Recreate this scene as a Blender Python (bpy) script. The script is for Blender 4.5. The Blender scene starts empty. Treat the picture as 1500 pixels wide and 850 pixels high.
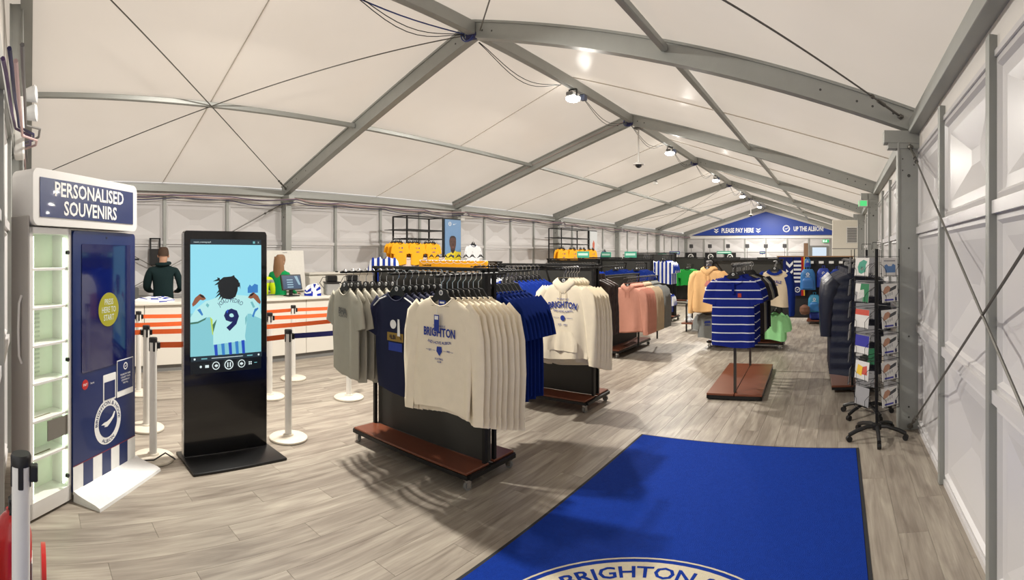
import bpy, bmesh, math, random
from mathutils import Vector, Matrix
random.seed(7)
PI = math.pi
SC = bpy.context.scene
COL = SC.collection
EYE = 1.68

# ------------------------------------------------------------------ camera, world, exposure
cam = bpy.data.cameras.new('camera'); camo = bpy.data.objects.new('camera', cam); COL.objects.link(camo)
cam.type = 'PANO'; cam.panorama_type = 'CENTRAL_CYLINDRICAL'
F, XV, HZ = 753.9, 1227.7, 374.4            # panorama focal length, vanishing column and horizon row of the hall axis
cam.central_cylindrical_range_u_min = -750 / F; cam.central_cylindrical_range_u_max = 750 / F
cam.central_cylindrical_range_v_min = -(850 - HZ) / F; cam.central_cylindrical_range_v_max = HZ / F
cam.central_cylindrical_radius = 1.0
cam.clip_start = 0.02; cam.clip_end = 200
camo.location = (0, 0, EYE); camo.rotation_euler = (PI / 2, 0, (XV - 750) / F)
SC.camera = camo
SC.view_settings.view_transform = 'Standard'; SC.view_settings.look = 'None'
SC.view_settings.gamma = 1.0; SC.view_settings.use_curve_mapping = False
SC.view_settings.exposure = 0.0
W = bpy.data.worlds.new('world'); SC.world = W; W.use_nodes = True
bg = W.node_tree.nodes['Background']; bg.inputs[0].default_value = (1.0, 0.975, 0.94, 1); bg.inputs[1].default_value = 1.35
LAMP_W = 280

# ------------------------------------------------------------------ helpers
def lin(c):
    if isinstance(c, str):
        c = c.lstrip('#'); c = [int(c[i:i + 2], 16) for i in (0, 2, 4)]
    return tuple(((x / 255) / 12.92 if x / 255 <= .04045 else ((x / 255 + .055) / 1.055) ** 2.4) for x in c) + (1,)
MATS = {}
def mat(key, col, rough=.6, metal=0., var=.06, scale=30, bump=0., bscale=200, spec=.5, coat=0, stretch=None, sheen=0):
    if key in MATS: return MATS[key]
    m = bpy.data.materials.new(key); m.use_nodes = True; nt = m.node_tree; N = nt.nodes; L = nt.links
    b = N['Principled BSDF']; c = lin(col)
    b.inputs['Roughness'].default_value = rough; b.inputs['Metallic'].default_value = metal
    b.inputs['Specular IOR Level'].default_value = spec; b.inputs['Coat Weight'].default_value = coat
    if sheen: b.inputs['Sheen Weight'].default_value = sheen
    tc = N.new('ShaderNodeTexCoord'); mp = N.new('ShaderNodeMapping'); L.new(tc.outputs['Object'], mp.inputs[0])
    if stretch: mp.inputs['Scale'].default_value = stretch
    no = N.new('ShaderNodeTexNoise'); no.inputs['Scale'].default_value = scale; no.inputs['Detail'].default_value = 4
    L.new(mp.outputs[0], no.inputs['Vector'])
    mx = N.new('ShaderNodeMix'); mx.data_type = 'RGBA'
    mx.inputs[6].default_value = tuple(x * (1 - var) for x in c[:3]) + (1,)
    mx.inputs[7].default_value = tuple(min(1, x * (1 + var)) for x in c[:3]) + (1,)
    L.new(no.outputs['Fac'], mx.inputs[0]); L.new(mx.outputs[2], b.inputs['Base Color'])
    if bump:
        n2 = N.new('ShaderNodeTexNoise'); n2.inputs['Scale'].default_value = bscale; n2.inputs['Detail'].default_value = 3
        L.new(mp.outputs[0], n2.inputs['Vector'])
        bp = N.new('ShaderNodeBump'); bp.inputs['Strength'].default_value = bump; bp.inputs['Distance'].default_value = .01
        L.new(n2.outputs['Fac'], bp.inputs['Height']); L.new(bp.outputs[0], b.inputs['Normal'])
    MATS[key] = m; m['mixnode'] = mx.name
    return m
def emit(key, col, s=1.0):
    if key in MATS: return MATS[key]
    m = bpy.data.materials.new(key); m.use_nodes = True; b = m.node_tree.nodes['Principled BSDF']
    c = lin(col); b.inputs['Base Color'].default_value = tuple(x * .1 for x in c[:3]) + (1,); b.inputs['Roughness'].default_value = .3
    b.inputs['Emission Color'].default_value = c; b.inputs['Emission Strength'].default_value = s
    MATS[key] = m; return m
def cloth(key, col, **k):
    return mat(key, col, rough=.9, var=.05, scale=18, bump=.25, bscale=350, spec=.2, **k)
def stripes(key, base, stripe, axis, period, duty, phase=0., rough=.85):
    if key in MATS: return MATS[key]
    m = mat(key, base, rough=rough, spec=.25, bump=.15, bscale=350); nt = m.node_tree; N = nt.nodes; L = nt.links
    tc = [n for n in N if n.type == 'TEX_COORD'][0]
    sp = N.new('ShaderNodeSeparateXYZ'); L.new(tc.outputs['Object'], sp.inputs[0])
    a = N.new('ShaderNodeMath'); a.operation = 'MULTIPLY_ADD'; a.inputs[1].default_value = 1 / period; a.inputs[2].default_value = phase + 50
    L.new(sp.outputs[axis], a.inputs[0])
    fr = N.new('ShaderNodeMath'); fr.operation = 'FRACT'; L.new(a.outputs[0], fr.inputs[0])
    lt = N.new('ShaderNodeMath'); lt.operation = 'LESS_THAN'; lt.inputs[1].default_value = duty; L.new(fr.outputs[0], lt.inputs[0])
    mx = N.new('ShaderNodeMix'); mx.data_type = 'RGBA'; L.new(lt.outputs[0], mx.inputs[0])
    L.new(N[m['mixnode']].outputs[2], mx.inputs[6]); mx.inputs[7].default_value = lin(stripe)
    L.new(mx.outputs[2], N['Principled BSDF'].inputs['Base Color'])
    return m

class MB:
    def __init__(s): s.v = []; s.f = []; s.m = []
    def add(s, vs, fs, m=0, M=None):
        o = len(s.v)
        for p in vs:
            p = Vector(p)
            s.v.append(M @ p if M else p)
        for q in fs: s.f.append([i + o for i in q]); s.m.append(m)
        return s
    def box(s, x0, x1, y0, y1, z0, z1, m=0, bev=0, M=None, seg=1):
        if x0 > x1: x0, x1 = x1, x0
        if y0 > y1: y0, y1 = y1, y0
        if z0 > z1: z0, z1 = z1, z0
        vs = [(x, y, z) for x in (x0, x1) for y in (y0, y1) for z in (z0, z1)]
        fs = [(0, 1, 3, 2), (4, 6, 7, 5), (0, 4, 5, 1), (2, 3, 7, 6), (0, 2, 6, 4), (1, 5, 7, 3)]
        if not bev: return s.add(vs, fs, m, M)
        b = bmesh.new(); V = [b.verts.new(p) for p in vs]
        for q in fs: b.faces.new([V[i] for i in q])
        bmesh.ops.bevel(b, geom=list(b.edges), offset=bev, segments=seg, affect='EDGES', profile=.5)
        b.verts.index_update()
        s.add([p.co.copy() for p in b.verts], [[p.index for p in q.verts] for q in b.faces], m, M); b.free(); return s
    def frame(s, p0, p1):
        z = (Vector(p1) - Vector(p0)); L = z.length; z.normalize()
        x = z.orthogonal().normalized(); y = z.cross(x)
        return x, y, z, L
    def cyl(s, p0, p1, r0, r1=None, n=12, m=0, cap=True):
        r1 = r0 if r1 is None else r1; x, y, z, L = s.frame(p0, p1)
        vs = []
        for p, r in ((Vector(p0), r0), (Vector(p1), r1)):
            for i in range(n): a = 2 * PI * i / n; vs.append(p + x * r * math.cos(a) + y * r * math.sin(a))
        fs = [(i, (i + 1) % n, n + (i + 1) % n, n + i) for i in range(n)]
        if cap: fs += [tuple(range(n))[::-1], tuple(range(n, 2 * n))]
        return s.add(vs, fs, m)
    def tube(s, pts, r, n=6, m=0, closed=False, r2=None):
        pts = [Vector(p) for p in pts]; k = len(pts); rings = []; px = None
        for i, p in enumerate(pts):
            a = pts[(i - 1) % k] if (i or closed) else pts[0]; b = pts[(i + 1) % k] if (i < k - 1 or closed) else pts[-1]
            t = (b - a).normalized()
            if px is None: px = t.orthogonal().normalized()
            px = (px - t * px.dot(t));
            px = px.normalized() if px.length > 1e-6 else t.orthogonal().normalized()
            py = t.cross(px)
            rings.append([p + px * r * math.cos(2 * PI * j / n) + py * (r2 or r) * math.sin(2 * PI * j / n) for j in range(n)])
        return s.loft(rings, m, closed_path=closed)
    def loft(s, rings, m=0, cap=True, closed_path=False):
        n = len(rings[0]); vs = [p for r in rings for p in r]; fs = []; k = len(rings)
        for i in range(k if closed_path else k - 1):
            a = i * n; b = ((i + 1) % k) * n
            for j in range(n): fs.append((a + j, a + (j + 1) % n, b + (j + 1) % n, b + j))
        if cap and not closed_path: fs += [tuple(range(n))[::-1], tuple(range((k - 1) * n, k * n))]
        return s.add(vs, fs, m)
    def lathe(s, prof, c=(0, 0, 0), n=24, m=0):
        c = Vector(c)
        return s.loft([[c + Vector((r * math.cos(2 * PI * j / n), r * math.sin(2 * PI * j / n), z)) for j in range(n)] for r, z in prof], m)
    def poly(s, xz, y0, y1, m=0, M=None):          # outline in x,z given thickness from y0 (front) to y1
        n = len(xz); vs = [(x, y0, z) for x, z in xz] + [(x, y1, z) for x, z in xz]
        fs = [tuple(range(n)), tuple(range(2 * n - 1, n - 1, -1))] + [(i, n + i, n + (i + 1) % n, (i + 1) % n) for i in range(n)]
        return s.add(vs, fs, m, M)
    def beam(s, p0, p1, w, h, up=(0, 0, 1), m=0, bev=0):   # rectangular bar between two points
        p0, p1 = Vector(p0), Vector(p1); t = (p1 - p0); L = t.length; t.normalize(); up = Vector(up)
        sd = t.cross(up).normalized(); u = sd.cross(t)
        M = Matrix(((t.x, sd.x, u.x, p0.x), (t.y, sd.y, u.y, p0.y), (t.z, sd.z, u.z, p0.z), (0, 0, 0, 1)))
        return s.box(0, L, -w / 2, w / 2, -h / 2, h / 2, m, bev, M)
    def mesh(s, name, mats, smooth=True, ang=35):
        me = bpy.data.meshes.new(name); me.from_pydata([tuple(p) for p in s.v], [], s.f)
        if not isinstance(mats, (list, tuple)): mats = [mats]
        for k in mats: me.materials.append(k)
        me.polygons.foreach_set('material_index', s.m)
        b = bmesh.new(); b.from_mesh(me); bmesh.ops.recalc_face_normals(b, faces=b.faces); b.to_mesh(me); b.free()
        if smooth:
            me.polygons.foreach_set('use_smooth', [True] * len(me.polygons)); me.set_sharp_from_angle(angle=math.radians(ang))
        me.update(); return me
    def build(s, name, mats, parent=None, loc=(0, 0, 0), rz=0, smooth=True, ang=35):
        return put(name, s.mesh(name, mats, smooth, ang), parent, loc, rz)
def put(name, me, parent=None, loc=(0, 0, 0), rz=0, rot=None):
    o = bpy.data.objects.new(name, me); COL.objects.link(o); o.location = loc
    o.rotation_euler = rot if rot else (0, 0, rz)
    if parent: o.parent = parent
    return o
def T(name, label, cat, loc=(0, 0, 0), rz=0, group=None):
    o = bpy.data.objects.new(name, None); COL.objects.link(o); o.location = loc; o.rotation_euler = (0, 0, rz); o.empty_display_size = .1
    return tag(o, label, cat, group)
def tag(o, label, cat, group=None):
    o['label'] = label; o['category'] = cat
    if group: o['group'] = group
    return o
def struct(o): o['kind'] = 'structure'; return o
def rrect(x0, x1, z0, z1, r, n=5):
    out = []
    for cx, cz, a0 in ((x1 - r, z1 - r, 0), (x0 + r, z1 - r, 90), (x0 + r, z0 + r, 180), (x1 - r, z0 + r, 270)):
        for i in range(n + 1): a = math.radians(a0 + 90 * i / n); out.append((cx + r * math.cos(a), cz + r * math.sin(a)))
    return out
def disc(cx, cz, r, n=28, rz=None): return [(cx + r * math.cos(2 * PI * i / n), cz + (rz or r) * math.sin(2 * PI * i / n)) for i in range(n)]
TXT = {}
def text(s, h=1., sx=1., bold=0.):
    """text as flat verts/faces in x,z, centred, capital height h"""
    k = (s, round(sx, 3), bold)
    if k not in TXT:
        cu = bpy.data.curves.new('lettering', 'FONT'); cu.body = s; cu.align_x = 'CENTER'; cu.resolution_u = 2; cu.offset = bold; cu.fill_mode = 'FRONT'
        ob = bpy.data.objects.new('lettering', cu); me = bpy.data.meshes.new_from_object(ob)
        TXT[k] = ([(v.co.x * sx, v.co.y) for v in me.vertices], [list(p.vertices) for p in me.polygons])
        bpy.data.objects.remove(ob); bpy.data.curves.remove(cu); bpy.data.meshes.remove(me)
    vs, fs = TXT[k]; q = h / .69
    return [(x * q, z * q) for x, z in vs], fs
def put_text(mb, s, cx, cz, h, y, sx=1., bold=0., m=0, warp=None, width=None):
    vs, fs = text(s, h, sx, bold)
    if width:
        w = max(v[0] for v in vs) - min(v[0] for v in vs); c0 = (max(v[0] for v in vs) + min(v[0] for v in vs)) / 2
        vs = [((x - c0) * width / w, z) for x, z in vs]
    if warp: P = [warp(x, z) for x, z in vs]
    else: P = [(cx + x, y, cz + z - h / 2) for x, z in vs]
    return mb.add(P, fs, m)
def arc_warp(cx, cz, R, y, top=True):
    def w(x, z):
        if top: a = x / R; r = R + z; return (cx + r * math.sin(a), y, cz + r * math.cos(a))
        a = x / R; r = R - z; return (cx + r * math.sin(a), y, cz - r * math.cos(a))
    return w
def ring(mb, cx, cz, r0, r1, y0, y1, m=0, n=40):
    vs = []; fs = []
    for i in range(n):
        a = 2 * PI * i / n
        for r in (r0, r1):
            for y in (y0, y1): vs.append((cx + r * math.cos(a), y, cz + r * math.sin(a)))
    for i in range(n):
        a = 4 * i; b = 4 * ((i + 1) % n)
        fs += [(a, b, b + 2, a + 2), (a + 1, a + 3, b + 3, b + 1), (a, a + 1, b + 1, b), (a + 2, b + 2, b + 3, a + 3)]
    return mb.add(vs, fs, m)
GULL = [(-.62, -.06), (-.34, .02), (-.1, .02), (.16, .1), (.36, .2), (.56, .44), (.66, .4), (.52, .12), (.3, -.04), (.12, -.16), (-.08, -.26), (-.36, -.22), (-.26, -.16), (-.44, -.1)]
def crest(mb, cx, cz, R, y, mw=0, mbk=1, lettering=True, dy=.001):
    """round emblem: pale ring with lettering, dark inside, pale gull"""
    mb.poly(disc(cx, cz, R, 36), y, y + dy, mw)
    mb.poly(disc(cx, cz, R * .7, 32), y - dy, y, mbk)
    mb.poly([(cx + a * R * .82, cz + b * R * .82) for a, b in GULL], y - 2 * dy, y - dy, mw)
    if lettering:
        put_text(mb, 'BRIGHTON & HOVE', 0, 0, R * .16, 0, bold=.01, m=mbk, warp=arc_warp(cx, cz, R * .77, y - dy), width=R * 2.5)
        put_text(mb, 'ALBION', 0, 0, R * .16, 0, bold=.01, m=mbk, warp=arc_warp(cx, cz, R * .93, y - dy, False), width=R * 1.0)

ORD = ['first', 'second', 'third', 'fourth', 'fifth', 'sixth', 'seventh', 'eighth', 'ninth', 'tenth', 'eleventh', 'twelfth', 'thirteenth', 'fourteenth']

# ------------------------------------------------------------------ materials
M_white = mat('white_paint', (225, 224, 220), .45, var=.03, scale=3)
M_panel = mat('white_abs_panel', (208, 206, 206), .3, var=.02, scale=2, spec=.5)
M_alu = mat('grey_aluminium', (158, 160, 156), .45, .35, var=.06, scale=8, bump=.05, bscale=60)
M_alud = mat('dark_joint_rubber', (70, 70, 68), .7)
M_steel = mat('galvanised_cable', (105, 103, 98), .45, .6)
M_black = mat('black_metal', (26, 26, 26), .45, .2, spec=.4)
M_blackp = mat('black_plastic', (18, 18, 19), .4)
M_chrome = mat('chrome', (190, 190, 190), .25, 1.)
M_dark = mat('charcoal_board', (46, 45, 41), .6, var=.12, scale=4)
M_brown = mat('brown_laminate', (112, 62, 42), .35, var=.16, scale=6, stretch=(1, 8, 1))
M_navybl = mat('club_blue', (16, 48, 138), .35, var=.04)
M_print = mat('print_white', (235, 235, 232), .6)
M_red = mat('safety_red', (190, 22, 24), .3, coat=.4)
M_grey = mat('mid_grey_plastic', (120, 120, 118), .5)

# ------------------------------------------------------------------ structure: dimensions of the marquee
XL, XR, XC = -9.236, .78, -4.228           # side wall inner faces and ridge line
Y0, BAY, NB = -.03, 5.0, 6
YF = [Y0 + BAY * i for i in range(NB + 1)]
ZE, ZR = 2.861, 4.427                      # underside of rafters at eave and ridge
SL = (ZR - ZE) / (XC - XL); RD = .22       # slope, rafter depth
NRM = 1 / math.sqrt(1 + SL * SL)
def zbot(x): return ZR - SL * abs(x - XC)
def ztop(x): return zbot(x) + RD / NRM
GY = -.2                                    # inner face of the entrance gable

def plank_material():
    m = bpy.data.materials.new('grey_oak_vinyl'); m.use_nodes = True; N = m.node_tree.nodes; L = m.node_tree.links; b = N['Principled BSDF']
    geo = N.new('ShaderNodeNewGeometry'); oi = N.new('ShaderNodeObjectInfo')
    ad = N.new('ShaderNodeMath'); ad.operation = 'ADD'; L.new(geo.outputs['Random Per Island'], ad.inputs[0]); L.new(oi.outputs['Random'], ad.inputs[1])
    fr = N.new('ShaderNodeMath'); fr.operation = 'FRACT'; L.new(ad.outputs[0], fr.inputs[0])
    off = N.new('ShaderNodeVectorMath'); off.operation = 'SCALE'; off.inputs[0].default_value = (7, 31, 13); L.new(fr.outputs[0], off.inputs['Scale'])
    va = N.new('ShaderNodeVectorMath'); va.operation = 'ADD'; L.new(geo.outputs['Position'], va.inputs[0]); L.new(off.outputs[0], va.inputs[1])
    mp = N.new('ShaderNodeMapping'); mp.inputs['Scale'].default_value = (9, 1.1, 1); L.new(va.outputs[0], mp.inputs[0])
    n1 = N.new('ShaderNodeTexNoise'); n1.inputs['Scale'].default_value = 1.6; n1.inputs['Detail'].default_value = 7; n1.inputs['Distortion'].default_value = .6; L.new(mp.outputs[0], n1.inputs[0])
    mp2 = N.new('ShaderNodeMapping'); mp2.inputs['Scale'].default_value = (60, 2.5, 1); L.new(va.outputs[0], mp2.inputs[0])
    n2 = N.new('ShaderNodeTexNoise'); n2.inputs['Scale'].default_value = 1.5; n2.inputs['Detail'].default_value = 5; L.new(mp2.outputs[0], n2.inputs[0])
    r1 = N.new('ShaderNodeValToRGB'); L.new(n1.outputs['Fac'], r1.inputs[0])
    e = r1.color_ramp.elements; e[0].position = .28; e[0].color = lin((126, 116, 106)); e[1].position = .72; e[1].color = lin((176, 168, 155))
    q = r1.color_ramp.elements.new(.5); q.color = lin((153, 144, 133))
    hs = N.new('ShaderNodeMix'); hs.data_type = 'RGBA'; hs.blend_type = 'MULTIPLY'; hs.inputs[0].default_value = 1.
    L.new(r1.outputs[0], hs.inputs[6])
    r2 = N.new('ShaderNodeValToRGB'); L.new(fr.outputs[0], r2.inputs[0]); r2.color_ramp.elements[0].color = (.84, .825, .81, 1); r2.color_ramp.elements[1].color = (1.06, 1.06, 1.04, 1)
    L.new(r2.outputs[0], hs.inputs[7])
    h2 = N.new('ShaderNodeMix'); h2.data_type = 'RGBA'; h2.blend_type = 'MULTIPLY'; h2.inputs[0].default_value = .55
    r3 = N.new('ShaderNodeValToRGB'); r3.color_ramp.elements[0].position = .3; r3.color_ramp.elements[0].color = (.75, .74, .73, 1); r3.color_ramp.elements[1].position = .65; r3.color_ramp.elements[1].color = (1.1, 1.1, 1.1, 1)
    L.new(n2.outputs['Fac'], r3.inputs[0]); L.new(hs.outputs[2], h2.inputs[6]); L.new(r3.outputs[0], h2.inputs[7]); L.new(h2.outputs[2], b.inputs['Base Color'])
    b.inputs['Roughness'].default_value = .42; b.inputs['Specular IOR Level'].default_value = .4
    bp = N.new('ShaderNodeBump'); bp.inputs['Strength'].default_value = .12; bp.inputs['Distance'].default_value = .004; L.new(n2.outputs['Fac'], bp.inputs['Height']); L.new(bp.outputs[0], b.inputs['Normal'])
    return m
M_plank = plank_material()

def build_floor():
    fl = struct(MB().box(XL - .3, XR + .3, -12.0, YF[-1] + .3, -.12, -.004).build('floor', mat('dark_underlay', (104, 98, 92), .8)))
    pw, pl, g = .185, 1.22, .0006; cells = []
    x = XL - .02; i = 0
    while x < XR + .02:
        y = -2.9 - ((i * 7) % 11) / 11 * pl
        while y < YF[-1]:
            cells.append((x + pw / 2, y + pl / 2)); y += pl
        x += pw; i += 1
    def key(c):
        th = math.atan2(-c[0], c[1]); d = math.hypot(*c); pen = 0
        if th > 1.64 or th < -.38 or c[1] < -.5: pen = 100
        if -1.78 < c[0] - pw and c[0] + pw < .18 and c[1] < 4.0: pen += 60
        return d + pen
    cells.sort(key=key)
    def one(mb, x, y):
        a, b = pw / 2 - g, pl / 2 - g; c = .0008
        return mb.add([(x - a, y - b, -.02), (x + a, y - b, -.02), (x + a, y + b, -.02), (x - a, y + b, -.02),
                (x - a, y - b, -c), (x + a, y - b, -c), (x + a, y + b, -c), (x - a, y + b, -c),
                (x - a + c, y - b + c, 0), (x + a - c, y - b + c, 0), (x + a - c, y + b - c, 0), (x - a + c, y + b - c, 0)],
                [(0, 1, 5, 4), (1, 2, 6, 5), (2, 3, 7, 6), (3, 0, 4, 7), (4, 5, 9, 8), (5, 6, 10, 9), (6, 7, 11, 10), (7, 4, 8, 11), (8, 9, 10, 11)])
    me = one(MB(), 0, 0).mesh('plank', M_plank, smooth=False)
    for c in cells[:300]: put('plank', me, fl, (c[0], c[1], 0))
    rest = MB()
    for c in cells[300:]: one(rest, *c)
    o = rest.build('far_planks', M_plank, fl, smooth=False); o['kind'] = 'stuff'
build_floor()

# --- embossed wall panel: three tiers, each a sunken four-sided dish in a raised border
def panel_mesh(w, tiers=((.04, .96), (1.0, 1.9), (1.94, 2.67)), dish=.055):
    mb = MB()
    for z0, z1 in tiers:
        zc = (z0 + z1) / 2; b = .045; e = .02
        R0 = [(-w / 2, 0, z0), (w / 2, 0, z0), (w / 2, 0, z1), (-w / 2, 0, z1)]
        R1 = [(-w / 2 + b, -.012, z0 + b), (w / 2 - b, -.012, z0 + b), (w / 2 - b, -.012, z1 - b), (-w / 2 + b, -.012, z1 - b)]
        b2 = b + e; R2 = [(-w / 2 + b2, .01, z0 + b2), (w / 2 - b2, .01, z0 + b2), (w / 2 - b2, .01, z1 - b2), (-w / 2 + b2, .01, z1 - b2)]
        b3 = b2 + .06; R3 = [(-w / 2 + b3, .014, z0 + b3), (w / 2 - b3, .014, z0 + b3), (w / 2 - b3, .014, z1 - b3), (-w / 2 + b3, .014, z1 - b3)]
        hx, hz = .1, .05; R4 = [(-hx, .014 + dish, zc - hz), (hx, .014 + dish, zc - hz), (hx, .014 + dish, zc + hz), (-hx, .014 + dish, zc + hz)]
        mb.loft([[Vector(p) for p in R] for R in (R0, R1, R2, R3, R4)], cap=False)
        o = len(mb.v); mb.f.append([o - 4, o - 3, o - 2, o - 1]); mb.m.append(0)
    zs = [t for q in tiers for t in q]
    for i in range(0, len(zs) - 2, 2): mb.box(-w / 2, w / 2, -.03, .02, zs[i + 1] - .012, zs[i + 2] + .012)
    mb.box(-w / 2, w / 2, -.015, .02, 0, zs[0]); mb.box(-w / 2, w / 2, -.015, .02, zs[-1], zs[-1] + .03)
    mb.box(-w / 2, w / 2, .10, .12, 0, zs[-1] + .03)
    return mb.mesh('panel', M_panel, smooth=False)
PM = panel_mesh(1.21)
def column_mesh(d=.22, w=.13, h=2.86, holes=True):   # extruded aluminium post: web and flanges; depth along -y
    mb = MB(); mb.box(-w / 2, w / 2, -d, -d + .02, 0, h, bev=.003); mb.box(-w / 2, w / 2, -.02, 0, 0, h)
    mb.box(-w / 2 + .012, w / 2 - .012, -d + .02, -.02, 0, h)
    if holes:
        for z in (.12, .22, .9, 1.75, 2.45):
            for s in (-1, 1): mb.cyl((s * (w / 2 - .013), -d / 2, z), (s * (w / 2 - .008), -d / 2, z), .009 if z != 2.45 else .016, n=10, m=1)
        for k in range(5):
            for s in (-1, 1):
                mb.cyl((s * (w / 2 - .013), -d + .05 + (k % 2) * .11, 2.5 + k * .055), (s * (w / 2 - .009), -d + .05 + (k % 2) * .11, 2.5 + k * .055), .007, n=8, m=1)
    return mb.mesh('column', [M_alu, M_alud], smooth=False)
CM = column_mesh()
PoM = MB().box(-.03, .03, -.045, .02, 0, 2.78, bev=.003).mesh('post', M_alu, smooth=False)
M_valance = mat('white_pvc_valance', (226, 222, 216), .5, var=.02, scale=4)
def side_wall(name, x, rz):
    w = struct(MB().box(-.1, 35, .13, .15, 0, 3.0).build(name, mat('outer_wall_skin', (205, 205, 205), .7), loc=(x, Y0 if rz > 0 else YF[-1], 0), rz=rz))
    w.data.transform(Matrix.Translation((0, 0, 0)))
    return w
def wall_children(wall, length, fn_col, n_panel, mid):
    pass
def build_walls():
    # side walls: local x runs along the hall, local -y faces the room
    for name, x, rz in (('wall_left', XL, PI / 2), ('wall_right', XR, -PI / 2)):
        s = 1 if rz > 0 else -1; L = YF[-1] - Y0
        w = MB(); w.box(-.05, L + .05, .13, .15, 0, 3.05)
        w = struct(w.build(name, mat('outer_wall_skin', (205, 205, 205), .7), loc=(x, Y0 if s > 0 else YF[-1], 0), rz=rz, smooth=False))
        for i in range(NB * 4):
            put('panel', PM, w, (.625 + 1.25 * i, 0, 0))
            if i % 4: put('post', PoM, w, (1.25 * i, 0, 0))
        for i in range(NB + 1): put('column', CM, w, (BAY * i, .01, 0))
        MB().box(0, L, -.10, .02, 2.86, 2.985, bev=.004).build('eave_beam', M_alu, w, smooth=False)
        for i in range(NB): MB().box(BAY * i + .07, BAY * i + BAY - .07, 0, .012, 2.70, 2.87).build('valance', M_valance, w, smooth=False)
    # far gable
    Wd = XR - XL; w = MB(); y = YF[-1]
    w.poly([(XL - .1, 0), (XR + .1, 0), (XR + .1, ztop(XR)), (XC, ztop(XC)), (XL - .1, ztop(XL))], y + .13, y + .15)
    w = struct(w.build('wall_back', mat('outer_wall_skin', (205, 205, 205), .7), smooth=False))
    for i in range(8):
        if i < 6: put('panel', PM, w, (XL + .627 + 1.252 * i, y, 0))
        if i: put('post', PoM, w, (XL + 1.252 * i, y, 0))
    MB().box(XL, XR, y - .06, y + .05, 2.69, 2.84).build('transom', M_white, w, smooth=False)
    MB().poly([(XL, 2.84), (XR, 2.84), (XR, ztop(XR) - .02), (XC, ztop(XC) - .02), (XL, ztop(XL) - .02)], y + .06, y + .08).build('gable_sheet', M_valance, w, smooth=False)
    # window and plain sheets in the last bays of the far gable
    MB().box(XL + 7.51, XR, y + .02, y + .05, 0, 2.69).build('plain_sheet', M_panel, w, smooth=False)
    # entrance gable: wall beside an open doorway
    dx0, dx1, dz = -1.9, .22, 2.25; y = GY; g = MB()
    g.poly([(XL - .1, 0), (dx0, 0), (dx0, dz), (dx1, dz), (dx1, 0), (XR + .1, 0), (XR + .1, ztop(XR)), (XC, ztop(XC)), (XL - .1, ztop(XL))], y - .15, y - .13)
    g = struct(g.build('wall_front', mat('outer_wall_skin', (205, 205, 205), .7), smooth=False))
    x = dx0
    k = 0
    while x > XL + .3:
        wd = min(1.252, x - XL); put('panel', PM, g, (x - .626, y, 0), rz=PI); x -= 1.252; k += 1
        if x > XL + .3: put('post', PoM, g, (x, y, 0), rz=PI)
    cg = column_mesh(.14, .12, 4.2, False)
    for xx in (-5.2,): put('column', cg, g, (xx, y, 0), rz=PI)
    MB().box(XL, XR, y - .05, y + .05, 2.69, 2.82).build('transom', M_alu, g, smooth=False)
    MB().poly([(XL, 2.82), (XR, 2.82), (XR, ztop(XR) - .02), (XC, ztop(XC) - .02), (XL, ztop(XL) - .02)], y - .08, y - .06).build('gable_sheet', M_valance, g, smooth=False)
build_walls()

def roof_material():
    m = bpy.data.materials.new('white_pvc_roof'); m.use_nodes = True; N = m.node_tree.nodes; L = m.node_tree.links; b = N['Principled BSDF']; out = N['Material Output']
    tc = N.new('ShaderNodeTexCoord'); no = N.new('ShaderNodeTexNoise'); no.inputs['Scale'].default_value = .8; no.inputs['Detail'].default_value = 3; L.new(tc.outputs['Object'], no.inputs[0])
    r = N.new('ShaderNodeValToRGB'); r.color_ramp.elements[0].color = lin((228, 218, 206)); r.color_ramp.elements[1].color = lin((238, 229, 218)); L.new(no.outputs['Fac'], r.inputs[0])
    L.new(r.outputs[0], b.inputs['Base Color']); b.inputs['Roughness'].default_value = .28; b.inputs['Specular IOR Level'].default_value = .35
    bp = N.new('ShaderNodeBump'); bp.inputs['Strength'].default_value = .06; bp.inputs['Distance'].default_value = .1; L.new(no.outputs['Fac'], bp.inputs['Height']); L.new(bp.outputs[0], b.inputs['Normal'])
    t = N.new('ShaderNodeBsdfTranslucent'); L.new(r.outputs[0], t.inputs[0])
    mx = N.new('ShaderNodeMixShader'); mx.inputs[0].default_value = .42; L.new(b.outputs[0], mx.inputs[1]); L.new(t.outputs[0], mx.inputs[2]); L.new(mx.outputs[0], out.inputs[0])
    return m
M_roof = roof_material()
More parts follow.
